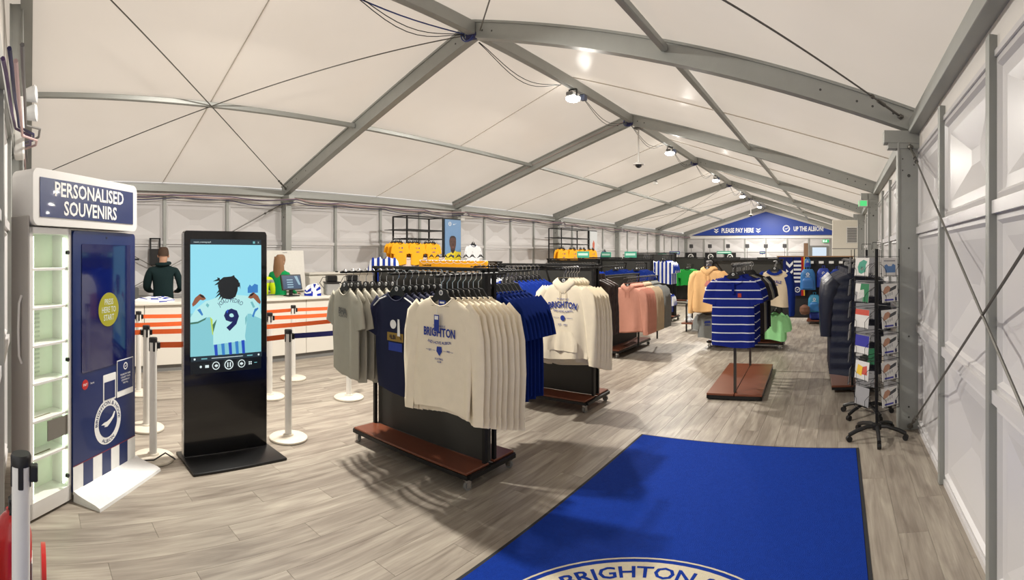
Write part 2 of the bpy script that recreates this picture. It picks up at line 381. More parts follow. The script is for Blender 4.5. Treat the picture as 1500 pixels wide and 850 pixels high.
def build_ceiling():
    c = bpy.data.objects.new('ceiling', None); COL.objects.link(c); struct(c)
    for i in range(NB):
        ya, yb = YF[i] - (.4 if i == 0 else 0), YF[i + 1] + (.2 if i == NB - 1 else 0)
        for xe in (XL - .12, XR + .12):
            z0, z1 = zbot(xe) + RD / NRM, ztop(XC); nx, ny = 12, 8; vs = []; fs = []
            for a in range(nx + 1):
                for b in range(ny + 1):
                    u, v = a / nx, b / ny
                    vs.append((xe + (XC - xe) * u, ya + (yb - ya) * v, z0 + (z1 - z0) * u - .05 * math.sin(PI * u) * math.sin(PI * v)))
            for a in range(nx):
                for b in range(ny): k = a * (ny + 1) + b; fs.append((k, k + 1, k + ny + 2, k + ny + 1))
            MB().add(vs, fs).build('roof_sheet', M_roof, c)
            ym = (YF[i] + YF[i + 1]) / 2; pts = []
            for a in range(nx + 1): u = a / nx; pts.append((xe + (XC - xe) * u, ym, z0 + (z1 - z0) * u - .05 * math.sin(PI * u) - .003))
            MB().tube(pts, .022, 6, r2=.004).build('roof_seam', mat('pvc_weld', (196, 188, 176), .5), c)
    for i, y in enumerate(YF):
        for xe in (XL, XR):
            w = .12; mb = MB()
            def bar(za, zb, wd, m=0):
                vs = [(x, yy, z) for x, k in ((xe, 0), (XC, 1)) for yy in (y - wd / 2, y + wd / 2) for z in (zbot(x) + za, zbot(x) + zb)]
                mb.add(vs, [(0, 1, 3, 2), (4, 6, 7, 5), (0, 4, 5, 1), (2, 3, 7, 6), (0, 2, 6, 4), (1, 5, 7, 3)], m)
            bar(0, .025, w); bar(.025, .2, w - .03); bar(.2, .228, w)
            s = 1 if xe > XC else -1
            for q in (.25, .45, .6, .95):
                x = xe - s * q; mb.cyl((x, y - .0465, zbot(x) + .11), (x, y + .0465, zbot(x) + .11), .012, n=10, m=1)
            for q in (.15, .3): x = XC + s * q; mb.cyl((x, y - .0465, zbot(x) + .1), (x, y + .0465, zbot(x) + .1), .012, n=8, m=1)
            mb.build('rafter', [M_alu, M_alud], c, smooth=False)
            # stepped knee plate on the column head
            k = MB(); xi = xe - s * .24
            k.box(xe, xi - s * .10, y - .065, y + .065, ZE - .10, ZE + .02, bev=.003); k.box(xe, xi - s * .06, y - .06, y + .06, ZE - .15, ZE - .10)
            k.build('knee_plate', M_alu, c, smooth=False)
        if i < NB:
            MB().box(XC - .05, XC + .05, y + .06, YF[i + 1] - .06, ZR + .03, ZR + .19, bev=.006).build('ridge_beam', M_alu, c, smooth=False)
            for xm in ((XL + XC) / 2, (XR + XC) / 2):
                MB().box(xm - .035, xm + .035, y + .06, YF[i + 1] - .06, zbot(xm) + .10, zbot(xm) + .17, bev=.008).build('purlin', M_alu, c, smooth=False)
    def cable(a, b, r=.008, tb=True):
        mb = MB(); a, b = Vector(a), Vector(b); mb.cyl(a, b, r, n=6); d = (b - a)
        if tb:
            L = d.length; d.normalize()
            q = a + d * .25; mb.cyl(q, q + d * .10, .018, n=8); q = a + d * .42; mb.cyl(q, q + d * .03, .02, n=8)
            mb.cyl(a + d * .02, a + d * .25, .012, n=6); mb.lathe([(.001, -.03), (.03, -.01), (.03, .01), (.001, .03)], a, 10)
        mb.build('brace_cable', M_steel, c)
    for bay in (0, 4):
        ya, yb = YF[bay] + .05, YF[bay + 1] - .05
        for xe, s in ((XL, -1), (XR, 1)):
            xi = xe - s * .18
            cable((xi, yb, zbot(xi) + .1), (XC + s * .12, ya, ZR + .06)); cable((xi, ya, zbot(xi) + .1), (XC + s * .12, yb, ZR + .06))
    x = XR - .09
    cable((x, YF[1] - .08, 2.72), (x, Y0 + .1, .15)); cable((x, YF[1] - .08, .04), (x, Y0 + .1, 2.65))
    x = XL + .09
    cable((x, YF[1] - .08, 2.72), (x, Y0 + .1, .15)); cable((x, YF[1] - .08, .04), (x, Y0 + .1, 2.65))
    return c
build_ceiling()

# ------------------------------------------------------------------ lamps on the ridge
M_lens = emit('lamp_lens', (255, 252, 245), 30)
def floodlight(i, y):
    t = T('floodlight', 'white floodlight hanging under the roof ridge, %s from the entrance' % ORD[i], 'floodlight', (XC, y, 4.424), 0, 'floodlights along the roof ridge')
    MB().box(-.06, .06, -.14, .14, -.11, -.04, bev=.012).build('housing', M_grey, t)
    b = MB(); b.box(-.075, -.065, -.02, .02, -.1, .03); b.box(.065, .075, -.02, .02, -.1, .03); b.box(-.075, .075, -.02, .02, .02, .03); b.build('bracket', M_black, t)
    MB().lathe([(.12, -.112), (.115, -.15), (.07, -.175), (.001, -.18)], (0, 0, 0), 20).build('lens', M_lens, t)
    j = MB().box(-.05, .05, .3, .42, -.06, .03, bev=.01).build('driver_box', mat('blue_grey_plastic', (80, 88, 110), .5), t)
    l = bpy.data.lights.new('flood', 'AREA'); l.shape = 'DISK'; l.size = .22; l.energy = LAMP_W; l.color = (1, .95, .87)
    o = bpy.data.objects.new('flood', l); COL.objects.link(o); o.parent = t; o.location = (0, 0, -.20)
for i in range(NB): floodlight(i, YF[i] + 2.5)

# ------------------------------------------------------------------ entrance mat
def build_mat():
    x0, x1, y0, y1 = -1.80, .18, -.58, 4.48
    M_pile = mat('blue_loop_pile', (15, 54, 150), .95, var=.22, scale=40, bump=.8, bscale=260, spec=.15)
    M_cream = mat('cream_pile', (205, 196, 172), .95, var=.1, scale=60, bump=.6, bscale=260, spec=.15)
    t = T('entrance_mat', 'large blue entrance mat with round cream club emblem on the floor', 'mat', ((x0 + x1) / 2, 2, 0))
    hx = (x1 - x0) / 2; a, b = y0 - 2, y1 - 2
    MB().box(-hx, hx, a, b, .0005, .006, bev=.002).build('rubber_border', mat('black_rubber', (28, 30, 36), .8), t)
    MB().box(-hx + .025, hx - .025, a + .025, b - .025, .006, .011, bev=.002).build('pile', M_pile, t)
    e = MB(); R, cy = .75, 1.93 - 2
    ring(e, 0, 0, R - .012, R, 0, .001, 0, 64); ring(e, 0, 0, R * .66, R * .945, 0, .001, 0, 64)
    e.poly([(p * R * .72, q * R * .72) for p, q in GULL], 0, .001, 0)
    put_text(e, 'BRIGHTON & HOVE', 0, 0, R * .125, 0, bold=.02, m=1, warp=arc_warp(0, 0, R * .765, -.0008), width=R * 1.56)
    put_text(e, 'ALBION', 0, 0, R * .125, 0, bold=.02, m=1, warp=arc_warp(0, 0, R * .88, -.0008, False), width=R * .7)
    o = e.build('emblem', [M_cream, M_pile], t); o.rotation_euler = (-PI / 2, 0, 0); o.location = (0, cy, .0122)
build_mat()

# ------------------------------------------------------------------ souvenir kiosk
def build_kiosk():
    t = T('souvenir_kiosk', 'tall white and blue personalised souvenirs vending kiosk with lit shelves', 'kiosk', (-3.21, .0, 0), math.radians(135))
    M_w = mat('kiosk_white', (222, 220, 216), .35, var=.02)
    M_side = mat('kiosk_grey_side', (176, 172, 166), .5, var=.03)
    M_glass = mat('kiosk_glass', (12, 20, 78), .08, var=.05, spec=.6, coat=.4)
    M_in = mat('cabinet_interior', (222, 228, 212), .5, var=.02)
    M_kblue = mat('kiosk_blue', (11, 36, 92), .3, var=.03, coat=.2)
    Wk, Dp, sw = 1.17, .16, .40
    # cabinet shell, left bay open to the front
    s = MB(); s.box(0, .03, 0, Dp, .02, 1.86, 0); s.box(sw - .03, sw, 0, Dp, .02, 1.86, 0); s.box(0, sw, Dp - .012, Dp, .02, 1.86, 1)
    s.box(0, sw, 0, Dp, .02, .12, 0); s.box(0, sw, 0, Dp, 1.82, 1.86, 0); s.box(sw, Wk - .02, .03, Dp, .05, 1.86, 0, bev=.01)
    s.build('cabinet', [M_w, M_in], t)
    MB().box(-.012, 0, .0, Dp, .02, 1.93, bev=.004).build('side_panel', M_side, t)
    h = MB(); h.tube([(-.012, .06, 1.0), (-.035, .06, 1.05), (-.042, .06, 1.2), (-.035, .06, 1.38), (-.012, .06, 1.43)], .008, 8); h.build('handle', M_w, t)
    for z in (.38, .62, .86, 1.10, 1.34, 1.59):
        sh = MB(); sh.box(.03, sw - .03, .01, Dp - .012, z - .009, z + .009, bev=.002); sh.build('shelf', M_w, t)
        if z in (.38, .62): MB().box(.06, .25, .055, .065, z + .009, z + .012).build('rail', mat('beige_rail', (120, 112, 90), .5), t)
    MB().box(sw - .055, sw - .043, .02, .03, .14, 1.80).build('light_strip', emit('cool_strip', (226, 255, 214), 6), t)
    MB().box(.04, .05, .012, .02, .14, 1.80).build('light_strip', emit('cool_strip', (226, 255, 214), 6), t)
    for z in (.20, .98, 1.70):
        MB().cyl((sw - .05, .0, z), (sw - .05, -.018, z), .014, n=12).build('lock_knob', M_blackp, t)
    for zz in (1.13, .89):
        v = MB(); v.box(.05, .056, Dp - .016, Dp - .012, zz, zz + .16)
        for k in range(6): v.box(.05, .24, Dp - .016, Dp - .012, zz + .03 * k, zz + .03 * k + .012)
        v.build('vent_grille', mat('pale_vent', (196, 204, 188), .5), t)
    
    for z in (1.16, 1.21): MB().box(.15, .17, Dp - .03, Dp - .016, z, z + .035).build('socket', M_blackp, t)
    MB().box(.18, sw - .032, .01, .02, .47, .60).build('grey_flap', mat('flap_grey', (120, 116, 108), .5), t)
    # blue display panel on the right
    x0, x1 = sw + .005, Wk
    p = MB().poly(rrect(x0, x1, .05, 1.85, .03), -.012, .03).build('front_panel', M_kblue, t)
    MB().poly(rrect(x0 + .09, x1 - .07, .86, 1.76, .01), -.016, -.012).build('screen', M_glass, t)
    b = MB(); xm, zm = x0 + .09 + (x1 - x0 - .16) * .52, 1.28
    b.poly(disc(xm, zm, .125, 36), -.018, -.016, 0)
    for k, wd in enumerate(('PRESS', 'HERE TO', 'START')): put_text(b, wd, xm, zm + .058 - .058 * k, .042, -.0185, sx=.72, bold=.01, m=1)
    b.build('start_button_graphic', [emit('yellow_graphic', (196, 184, 34), .55), emit('graphic_white', (235, 240, 225), .6)], t)
    g = MB(); crest(g, x0 + .40, .45, .165, -.0135, 0, 1); g.build('emblem', [M_print, M_kblue], t)
    q = MB(); n = 7; w = (x1 - x0) / n
    q.box(x0, x1, -.0135, -.012, .052, .238, 0)
    for k in range(n):
        if k % 2: q.box(x0 + w * k, x0 + w * (k + 1), -.015, -.0135, .052, .238, 1)
    q.box(x0, x1, -.0145, -.0135, .238, .244, 2)
    q.build('striped_skirt', [M_print, M_kblue, mat('thin_red', (120, 40, 50), .5)], t)
    r = MB(); r.poly(disc(x0 + .13, .775, .035, 20), -.014, -.012, 0); put_text(r, 'PAY', x0 + .13, .775, .018, -.0145, bold=.01, m=1); put_text(r, 'here', x0 + .21, .775, .016, -.0145, m=1); r.build('round_red_badge', [M_red, M_print], t)
    k = MB(); k.poly(rrect(x0 + .34, x0 + .50, .60, .80, .008), -.014, -.012, 0); k.box(x0 + .353, x0 + .487, -.016, -.014, .615, .745, 1); k.build('card_window', [M_print, M_kblue], t)
    nt = MB(); nt.box(x0 + .51, x0 + .73, -.018, -.013, .60, .88, 0); nt.box(x0 + .516, x0 + .724, -.0195, -.018, .645, .874, 1); crest(nt, x0 + .62, .825, .028, -.0205, 0, 1, False, .0004)
    for i, wd in enumerate(('PLEASE PAY HERE', 'COLLECT YOUR', 'SOUVENIR AT', 'THE TILL')): put_text(nt, wd, x0 + .62, .765 - .022 * i, .012, -.0205, bold=.01, m=0)
    nt.build('paper_notice', [M_print, M_kblue], t)
    MB().cyl(((x0 + x1) / 2, -.013, 1.81), ((x0 + x1) / 2, -.016, 1.81), .008, n=12).build('camera_lens', M_blackp, t)
    # header sign
    MB().poly(rrect(0, Wk, 1.87, 2.23, .05), -.03, Dp).build('header', M_w, t)
    hs = MB(); hs.box(.06, Wk - .06, -.034, -.03, 1.925, 2.175, 0)
    put_text(hs, 'PERSONALISED', Wk / 2, 2.112, .09, -.036, bold=.022, m=1, width=.78); put_text(hs, 'SOUVENIRS', Wk / 2, 1.992, .09, -.036, bold=.022, m=1, width=.60)
    hs.build('sign_face', [M_kblue, M_print], t)
    # curved white foot plate
    f = MB(); prof = [(-.012, .075), (-.05, .06), (-.12, .045), (-.20, .033), (-.235, .02), (-.24, .0), (-.2, .0), (-.012, .0)]
    rings = [[Vector((xx, a, b)) for a, b in prof] for xx in (sw + .01, Wk + .02)]
    f.loft(rings); f.build('foot_plate', mat('foot_white', (226, 226, 224), .25), t, ang=50)
build_kiosk()

# ------------------------------------------------------------------ advertising totem
def build_totem():
    t = T('display_totem', 'black freestanding screen totem showing a footballer from behind', 'screen', (-4.06, 1.25, 0), PI / 2)
    Wt, H = .745, 1.885; x0, x1 = .05, Wt - .05; z0, z1 = .70, 1.815
    MB().poly(rrect(0, Wt, .02, H, .02), -.03, .03).build('body', mat('totem_gloss_black', (6, 6, 8), .15, coat=.3), t)
    e = MB(); e.box(-.008, 0, -.028, .03, .02, H - .02, bev=.002); e.box(Wt, Wt + .008, -.028, .03, .02, H - .02, bev=.002); e.build('edge_trim', M_chrome, t)
    MB().box(.0, Wt, -.032, -.03, .018, .024).build('bottom_trim', M_chrome, t)
    f = MB(); f.poly([(-.06, .02), (Wt + .0, .02), (Wt + .0, .0), (-.06, .0)], -.33, .09); f = MB(); f.box(-.03, Wt + .03, -.36, .12, 0, .022, bev=.008, seg=2); f.build('foot_plate', mat('totem_foot', (9, 9, 10), .35), t)
    # picture: flat print of light on the screen
    S = MB(); y = -.031
    cols = [('sky', (150, 226, 245)), ('bar', (38, 52, 62)), ('shirt', (186, 238, 238)), ('hair', (30, 34, 38)), ('skin', (150, 92, 66)), ('navy', (24, 36, 92)), ('mid', (60, 130, 200)), ('line', (225, 240, 240)), ('shade', (120, 190, 196)), ('lime', (190, 220, 90)), ('green', (70, 120, 100)), ('ctrl', (14, 20, 24)), ('blue2', (40, 80, 190)), ('low', (136, 205, 215))]
    mi = {k: i for i, (k, c) in enumerate(cols)}
    ms = [emit('screen_' + k, c, .92) for k, c in cols]
    L = [0]
    def P(pts, k):
        L[0] += 1; yy = y - .0004 * L[0]
        S.poly(pts, yy, yy + .0003, mi[k])
    wx = x1 - x0; hz = z1 - z0
    def q(u, v): return (x0 + u * wx, z1 - v * hz)          # u right, v down
    def Q(l): return [q(a, b) for a, b in l]
    P(Q([(0, 0), (1, 0), (1, 1), (0, 1)]), 'ctrl'); P(Q([(0, 0), (1, 0), (1, .04), (0, .04)]), 'bar')
    P(Q([(0, .04), (1, .04), (1, .87), (0, .87)]), 'sky'); P(Q([(0, .55), (1, .55), (1, .87), (0, .87)]), 'low')
    P(Q([(.80, .37), (.83, .345), (.86, .36), (.9, .34), (.95, .35), (.95, .41), (.8, .41)]), 'mid')
    # arms, body
    P(Q([(0, .615), (0, .58), (.07, .52), (.14, .49), (.21, .46), (.27, .455), (.30, .58), (.2, .585), (.1, .61)]), 'shirt')
    P(Q([(1, .615), (1, .58), (.97, .51), (.9, .455), (.83, .44), (.74, .45), (.72, .57), (.84, .57), (.92, .595)]), 'shirt')
    P(Q([(.26, .455), (.42, .425), (.62, .42), (.84, .435), (.80, .56), (.76, .74), (.77, .775), (.31, .79), (.31, .70), (.27, .57)]), 'shirt')
    P(Q([(0, .617), (.1, .612), (.2, .588), (.22, .58), (.2, .60), (.1, .625), (0, .63)]), 'green')
    P(Q([(.265, .58), (.30, .6), (.31, .72), (.295, .71)]), 'lime'); P(Q([(.30, .64), (.36, .6), (.35, .62), (.31, .7)]), 'green'); P(Q([(.76, .6), (.79, .575), (.785, .62), (.765, .66)]), 'shade')
    P(Q([(.86, .59), (.9, .535), (.95, .525), (.955, .535), (.91, .56), (.885, .6)]), 'mid'); P(Q([(.09, .525), (.13, .515), (.17, .56), (.155, .57)]), 'mid')
    # hands
    for s, cx in ((1, .11), (-1, .90)):
        P(Q([(cx - .09 * s, .48), (cx - .05 * s, .435), (cx + .02 * s, .405), (cx + .07 * s, .42), (cx + .1 * s, .445), (cx + .06 * s, .455), (cx + .02 * s, .45), (cx - .04 * s, .485), (cx - .08 * s, .5)]), 'skin')
        P(Q([(cx - .0 * s, .41), (cx + .05 * s, .415), (cx + .09 * s, .44), (cx + .04 * s, .432)]), 'hair')
    # head and locks
    P(Q([(.39, .31), (.45, .285), (.56, .28), (.6, .27), (.61, .285), (.66, .31), (.68, .345), (.67, .365), (.655, .36), (.65, .39), (.62, .435), (.55, .455), (.45, .445), (.40, .42), (.385, .38), (.37, .35)]), 'hair')
    for a, b, c, d in ((.40, .30, .30, .315), (.39, .325, .32, .345), (.385, .30, .36, .285), (.41, .40, .33, .44), (.42, .42, .37, .46), (.44, .43, .41, .47), (.67, .33, .69, .38), (.40, .38, .345, .41)):
        n = Vector((d - b, -(c - a))).normalized() * .011
        P(Q([(a + n.x, b + n.y), (a - n.x, b - n.y), (c, d)]), 'hair')
    # shorts stripes
    for k, u in enumerate((.335, .435, .535, .63, .72)):
        P(Q([(u - .02, .79 - k * .005), (u + .025, .788 - k * .005), (u + .035, .87), (u - .005, .87)]), 'blue2' if k % 2 == 0 else 'mid')
    def TX(s, u, v, h, k, warp=None, width=None, bold=.0, sx=1):
        L[0] += 1; c = q(u, v); yy = y - .0004 * L[0]
        put_text(S, s, c[0], c[1], h, yy, sx, bold, mi[k], None if not warp else arc_warp(c[0], c[1] - warp, warp, yy), width)
    TX('JOÃO PEDRO', .545, .475, .036, 'navy', warp=.16, width=.215); TX('9', .56, .605, .165, 'navy', bold=.035, sx=1.15)
    P(Q([(.485, .545), (.5, .53), (.52, .53), (.5, .56)]), 'blue2')
    P(Q([(.20, .49), (.22, .475), (.25, .49), (.23, .51)]), 'shade'); P(Q([(.83, .48), (.86, .475), (.9, .52), (.87, .525)]), 'shade')
    # player chrome
    P(Q([(0, .87), (1, .87), (1, .905), (0, .905)]), 'bar'); P(Q([(.28, .886), (.72, .886), (.72, .890), (.28, .890)]), 'line')
    for u in (.05, .95): P(disc(*q(u, .888), .009, 12), 'line')
    for u in (.18, .82): P(Q([(u - .04, .884), (u + .04, .884), (u + .04, .892), (u - .04, .892)]), 'shade')
    for u, r in ((.34, .034), (.52, .041), (.70, .034)):
        P(disc(*q(u, .945), r, 24), 'line'); P(disc(*q(u, .945), r * .8, 24), 'ctrl')
    P(Q([(.495, .927), (.512, .927), (.512, .963), (.495, .963)]), 'line'); P(Q([(.53, .927), (.547, .927), (.547, .963), (.53, .963)]), 'line')
    P(Q([(.315, .945), (.345, .931), (.345, .938), (.365, .938), (.365, .952), (.345, .952), (.345, .959)]), 'line'); P(Q([(.725, .945), (.695, .931), (.695, .938), (.675, .938), (.675, .952), (.695, .952), (.695, .959)]), 'line')
    P(disc(*q(.13, .945), .010, 10), 'line'); P(Q([(.19, .935), (.24, .935), (.24, .955), (.19, .955)]), 'line')
    for du in (0, .025):
        for dv in (0, .014): P(Q([(.80 + du, .933 + dv), (.818 + du, .933 + dv), (.818 + du, .943 + dv), (.80 + du, .943 + dv)]), 'line')
    P(Q([(.88, .943), (.92, .943), (.92, .948), (.88, .948)]), 'shade')
    TX('match_training.mp4', .15, .021, .012, 'line', width=.15); TX('X', .94, .021, .015, 'line'); P(Q([(.86, .013), (.89, .013), (.89, .03), (.86, .03)]), 'shade')
    S.build('screen_picture', ms, t, smooth=False)
build_totem()
c = MB(); c.tube([(-3.95, 1.15, .05), (-4.0, 1.08, .09), (-3.98, .98, .05), (-4.05, .85, .03), (-4.15, .7, .01), (-4.3, .55, .01)], .006, 6); tag(c.build('power_cable', M_blackp), 'thin black power cable trailing from the screen totem', 'cable')

# ------------------------------------------------------------------ queue barriers
M_post = mat('post_white', (218, 216, 210), .35, var=.03)
M_base = mat('post_base_cream', (214, 206, 190), .4, var=.05)
M_belt = mat('belt_orange', (216, 92, 34), .6, var=.08); M_beltn = mat('belt_navy', (26, 28, 96), .6)
def stan_meshes():
    b = MB().lathe([(.001, 0), (.165, 0), (.175, .006), (.175, .02), (.165, .028), (.05, .036), (.045, .05), (.001, .05)], n=36).mesh('base', M_base)
    p = MB().cyl((0, 0, .04), (0, 0, .985), .0315, n=24).mesh('pole', M_post)
    c = MB(); c.lathe([(.035, .965), (.036, .995), (.032, 1.003), (.001, 1.003)], n=24); 
    for a in range(4):
        an = PI / 2 * a; x, y = math.cos(an) * .031, math.sin(an) * .031
        c.box(-.009, .009, -.004, .004, .89, .97, M=Matrix.Translation((x, y, 0)) @ Matrix.Rotation(an + PI / 2, 4, 'Z'), bev=.003)
    return b, p, c.mesh('cap', M_blackp)
SM = stan_meshes()
clipm = MB().box(-.018, .018, .03, .058, .91, .965, bev=.004).mesh('belt_clip', M_blackp)
def stanchion(x, y, label, belts=()):
    t = T('queue_post', label, 'barrier post', (x, y, 0), 0, 'white queue posts with black caps')
    for n, m in zip(('base', 'pole', 'cap'), SM): put(n, m, t)
    for y1, m, rz in belts:                     # retractable belt: part of the post it unrolls from
        put('belt_clip', clipm, t, rz=rz)
        if y1 is not None:
            d = y1 - y; s = 1 if d > 0 else -1
            mb = MB(); k = 8; vs = []; fs = []
            for i in range(k + 1):
                u = i / k; sag = -.012 * math.sin(PI * u); tw = .004 * math.sin(5 * u)
                vs += [(tw, s * .05 + (d - s * .09) * u, .915 + sag), (-tw, s * .05 + (d - s * .09) * u, .962 + sag), (tw + .0015, s * .05 + (d - s * .09) * u, .915 + sag), (-tw + .0015, s * .05 + (d - s * .09) * u, .962 + sag)]
            for i in range(k): a = 4 * i; fs += [(a, a + 4, a + 5, a + 1), (a + 2, a + 3, a + 7, a + 6), (a, a + 2, a + 6, a + 4), (a + 1, a + 5, a + 7, a + 3)]
            mb.add(vs, fs); mb.build('belt', m, t)
    return t
stanchion(-1.76, -.03, 'white queue post with black cap close beside the fire extinguisher', [(None, None, 0)])
stanchion(-4.13, 1.01, 'white queue post between the kiosk and the screen totem, nearer one', [(2.27, M_belt, 0)])
stanchion(-4.13, 2.27, 'white queue post standing alone with orange and navy belts', [(4.0, M_beltn, 0)])
stanchion(-4.0, 4.0, 'white queue post hidden behind the near garment rack')
stanchion(-4.86, 1.12, 'white queue post behind the nearer one beside the kiosk', [(3.52, M_belt, 0), (-.15, M_belt, PI)])
stanchion(-4.93, 3.52, 'white queue post whose base shows below the grey shirts')
stanchion(-5.44, 2.74, 'white queue post mostly hidden behind the totem edge', [(.2, M_belt, PI), (4.9, M_belt, 0)])
stanchion(-6.1, 1.31, 'white queue post peeping out behind the kiosk, farthest there', [(.1, M_belt, PI), (3.43, M_belt, 0)])
stanchion(-6.1, 3.43, 'white queue post close to the sales counter, by the totem edge', [(5.3, M_belt, 0)])

# ------------------------------------------------------------------ fire point by the door
def extinguisher():
    t = T('fire_extinguisher', 'red fire extinguisher with black hose beside the entrance door', 'extinguisher', (-2.25, -.075, .022))
    MB().lathe([(.001, 0), (.078, 0), (.085, .015), (.085, .44), (.075, .49), (.045, .525), (.03, .535), (.03, .55), (.001, .55)], n=28).build('cylinder_body', M_red, t)
    v = MB(); v.cyl((0, 0, .55), (0, 0, .60), .02, n=12); v.beam((-.02, 0, .60), (.11, 0, .635), .02, .01); v.beam((-.02, 0, .585), (.10, 0, .575), .02, .01); v.build('valve', M_blackp, t)
    MB().cyl((0, .02, .57), (0, .035, .57), .014, n=12).build('gauge', M_chrome, t)
    MB().tube([(.03, 0, .57), (.09, .03, .56), (.125, .05, .46), (.12, .06, .3), (.105, .06, .12)], .011, 8).build('hose', M_blackp, t)
    MB().tube([(0, .02, .60), (.03, .04, .58), (.02, .05, .54), (.0, .04, .52)], .004, 5).build('safety_tag', mat('yellow_tag', (220, 200, 40), .5), t)
    MB().box(-.05, .05, .083, .087, .18, .34).build('label_sticker', M_print, t)
    s = T('extinguisher_stand', 'red plastic floor stand holding the fire extinguisher by the door', 'stand', (-2.25, -.055, 0))
    b = MB(); prof = rrect(-.14, .14, -.11, .13, .06)
    b.loft([[Vector((x * k, y * k, z)) for x, y in prof] for k, z in ((1, 0), (1, .015), (.97, .02))]); b.build('tray', M_red, s)
    w = MB(); w.poly(rrect(-.14, .14, .015, .40, .12), .105, .125); o = w.build('front_lip', M_red, s)
extinguisher()

# ------------------------------------------------------------------ counter and what stands on it
M_cnt = mat('counter_white', (222, 218, 208), .4, var=.03, scale=3)
def build_counter():
    t = T('sales_counter', 'long white sales counter behind the queue barriers', 'counter', (-7.15, .3, 0))
    L = 5.3
    for k in range(4):
        MB().box(-.55, -.02, L / 4 * k + .004, L / 4 * (k + 1) - .004, .1, .965, bev=.004).build('front_panel', M_cnt, t)
    MB().box(-.53, -.06, 0, L, 0, .1).build('plinth', M_grey, t)
    MB().box(-.6, .02, -.02, L + .02, .965, 1.005, bev=.006).build('worktop', M_cnt, t)
    b = T('storage_counter', 'white storage counter with doors behind the sales counter', 'counter', (-8.85, 5.22, 0))
    MB().box(-.2, .2, 0, 2.0, 0, 1.3, bev=.004).build('body', M_cnt, b)
    for k in range(3): MB().box(.2, .215, .66 * k + .01, .66 * (k + 1) - .01, .08, 1.24, bev=.003).build('door', M_cnt, b)
    MB().box(-.22, .24, -.02, 2.02, 1.3, 1.34, bev=.005).build('top', M_cnt, b)
build_counter()
def monitor(label, loc, rz, w=.40, h=.26, lit=True):
    t = T('till_screen', label, 'monitor', loc, rz)
    st = MB(); st.box(-.11, .11, -.08, .08, 0, .02, bev=.005); st.beam((0, .03, .02), (0, .02, .16), .06, .03); st.build('stand', M_blackp, t)
    M = Matrix.Translation((0, 0, .16)) @ Matrix.Rotation(-.25, 4, 'X')
    MB().box(-w / 2, w / 2, -.02, .02, -.06, h - .06, bev=.006, M=M).build('casing', M_blackp, t)
    s = MB(); s.box(-w / 2 + .02, w / 2 - .02, -.0215, -.02, -.04, h - .08, M=M)
    if lit:
        for k in range(4): s.box(-w * .25, w * .05, -.0225, -.0215, -.02 + .04 * k, -.002 + .04 * k, 1, M=M)
        s.add([M @ Vector(p) for p in ((.06, -.0222, h - .09), (.12, -.0222, h - .09), (.17, -.0222, .02), (.13, -.0222, .02))], [(0, 1, 2, 3)], 1)
    s.build('display', [emit('till_blue', (24, 70, 110), .7), emit('till_pale', (150, 190, 210), .7)] if lit else M_blackp, t)
    return t
monitor('black till screen with blue display on the sales counter', (-7.45, 4.16, 1.005), PI / 2 + .1)
monitor('black till screen behind the woman in green', (-8.3, 3.72, 1.005 + .25), -PI / 2, .35, .25, False)
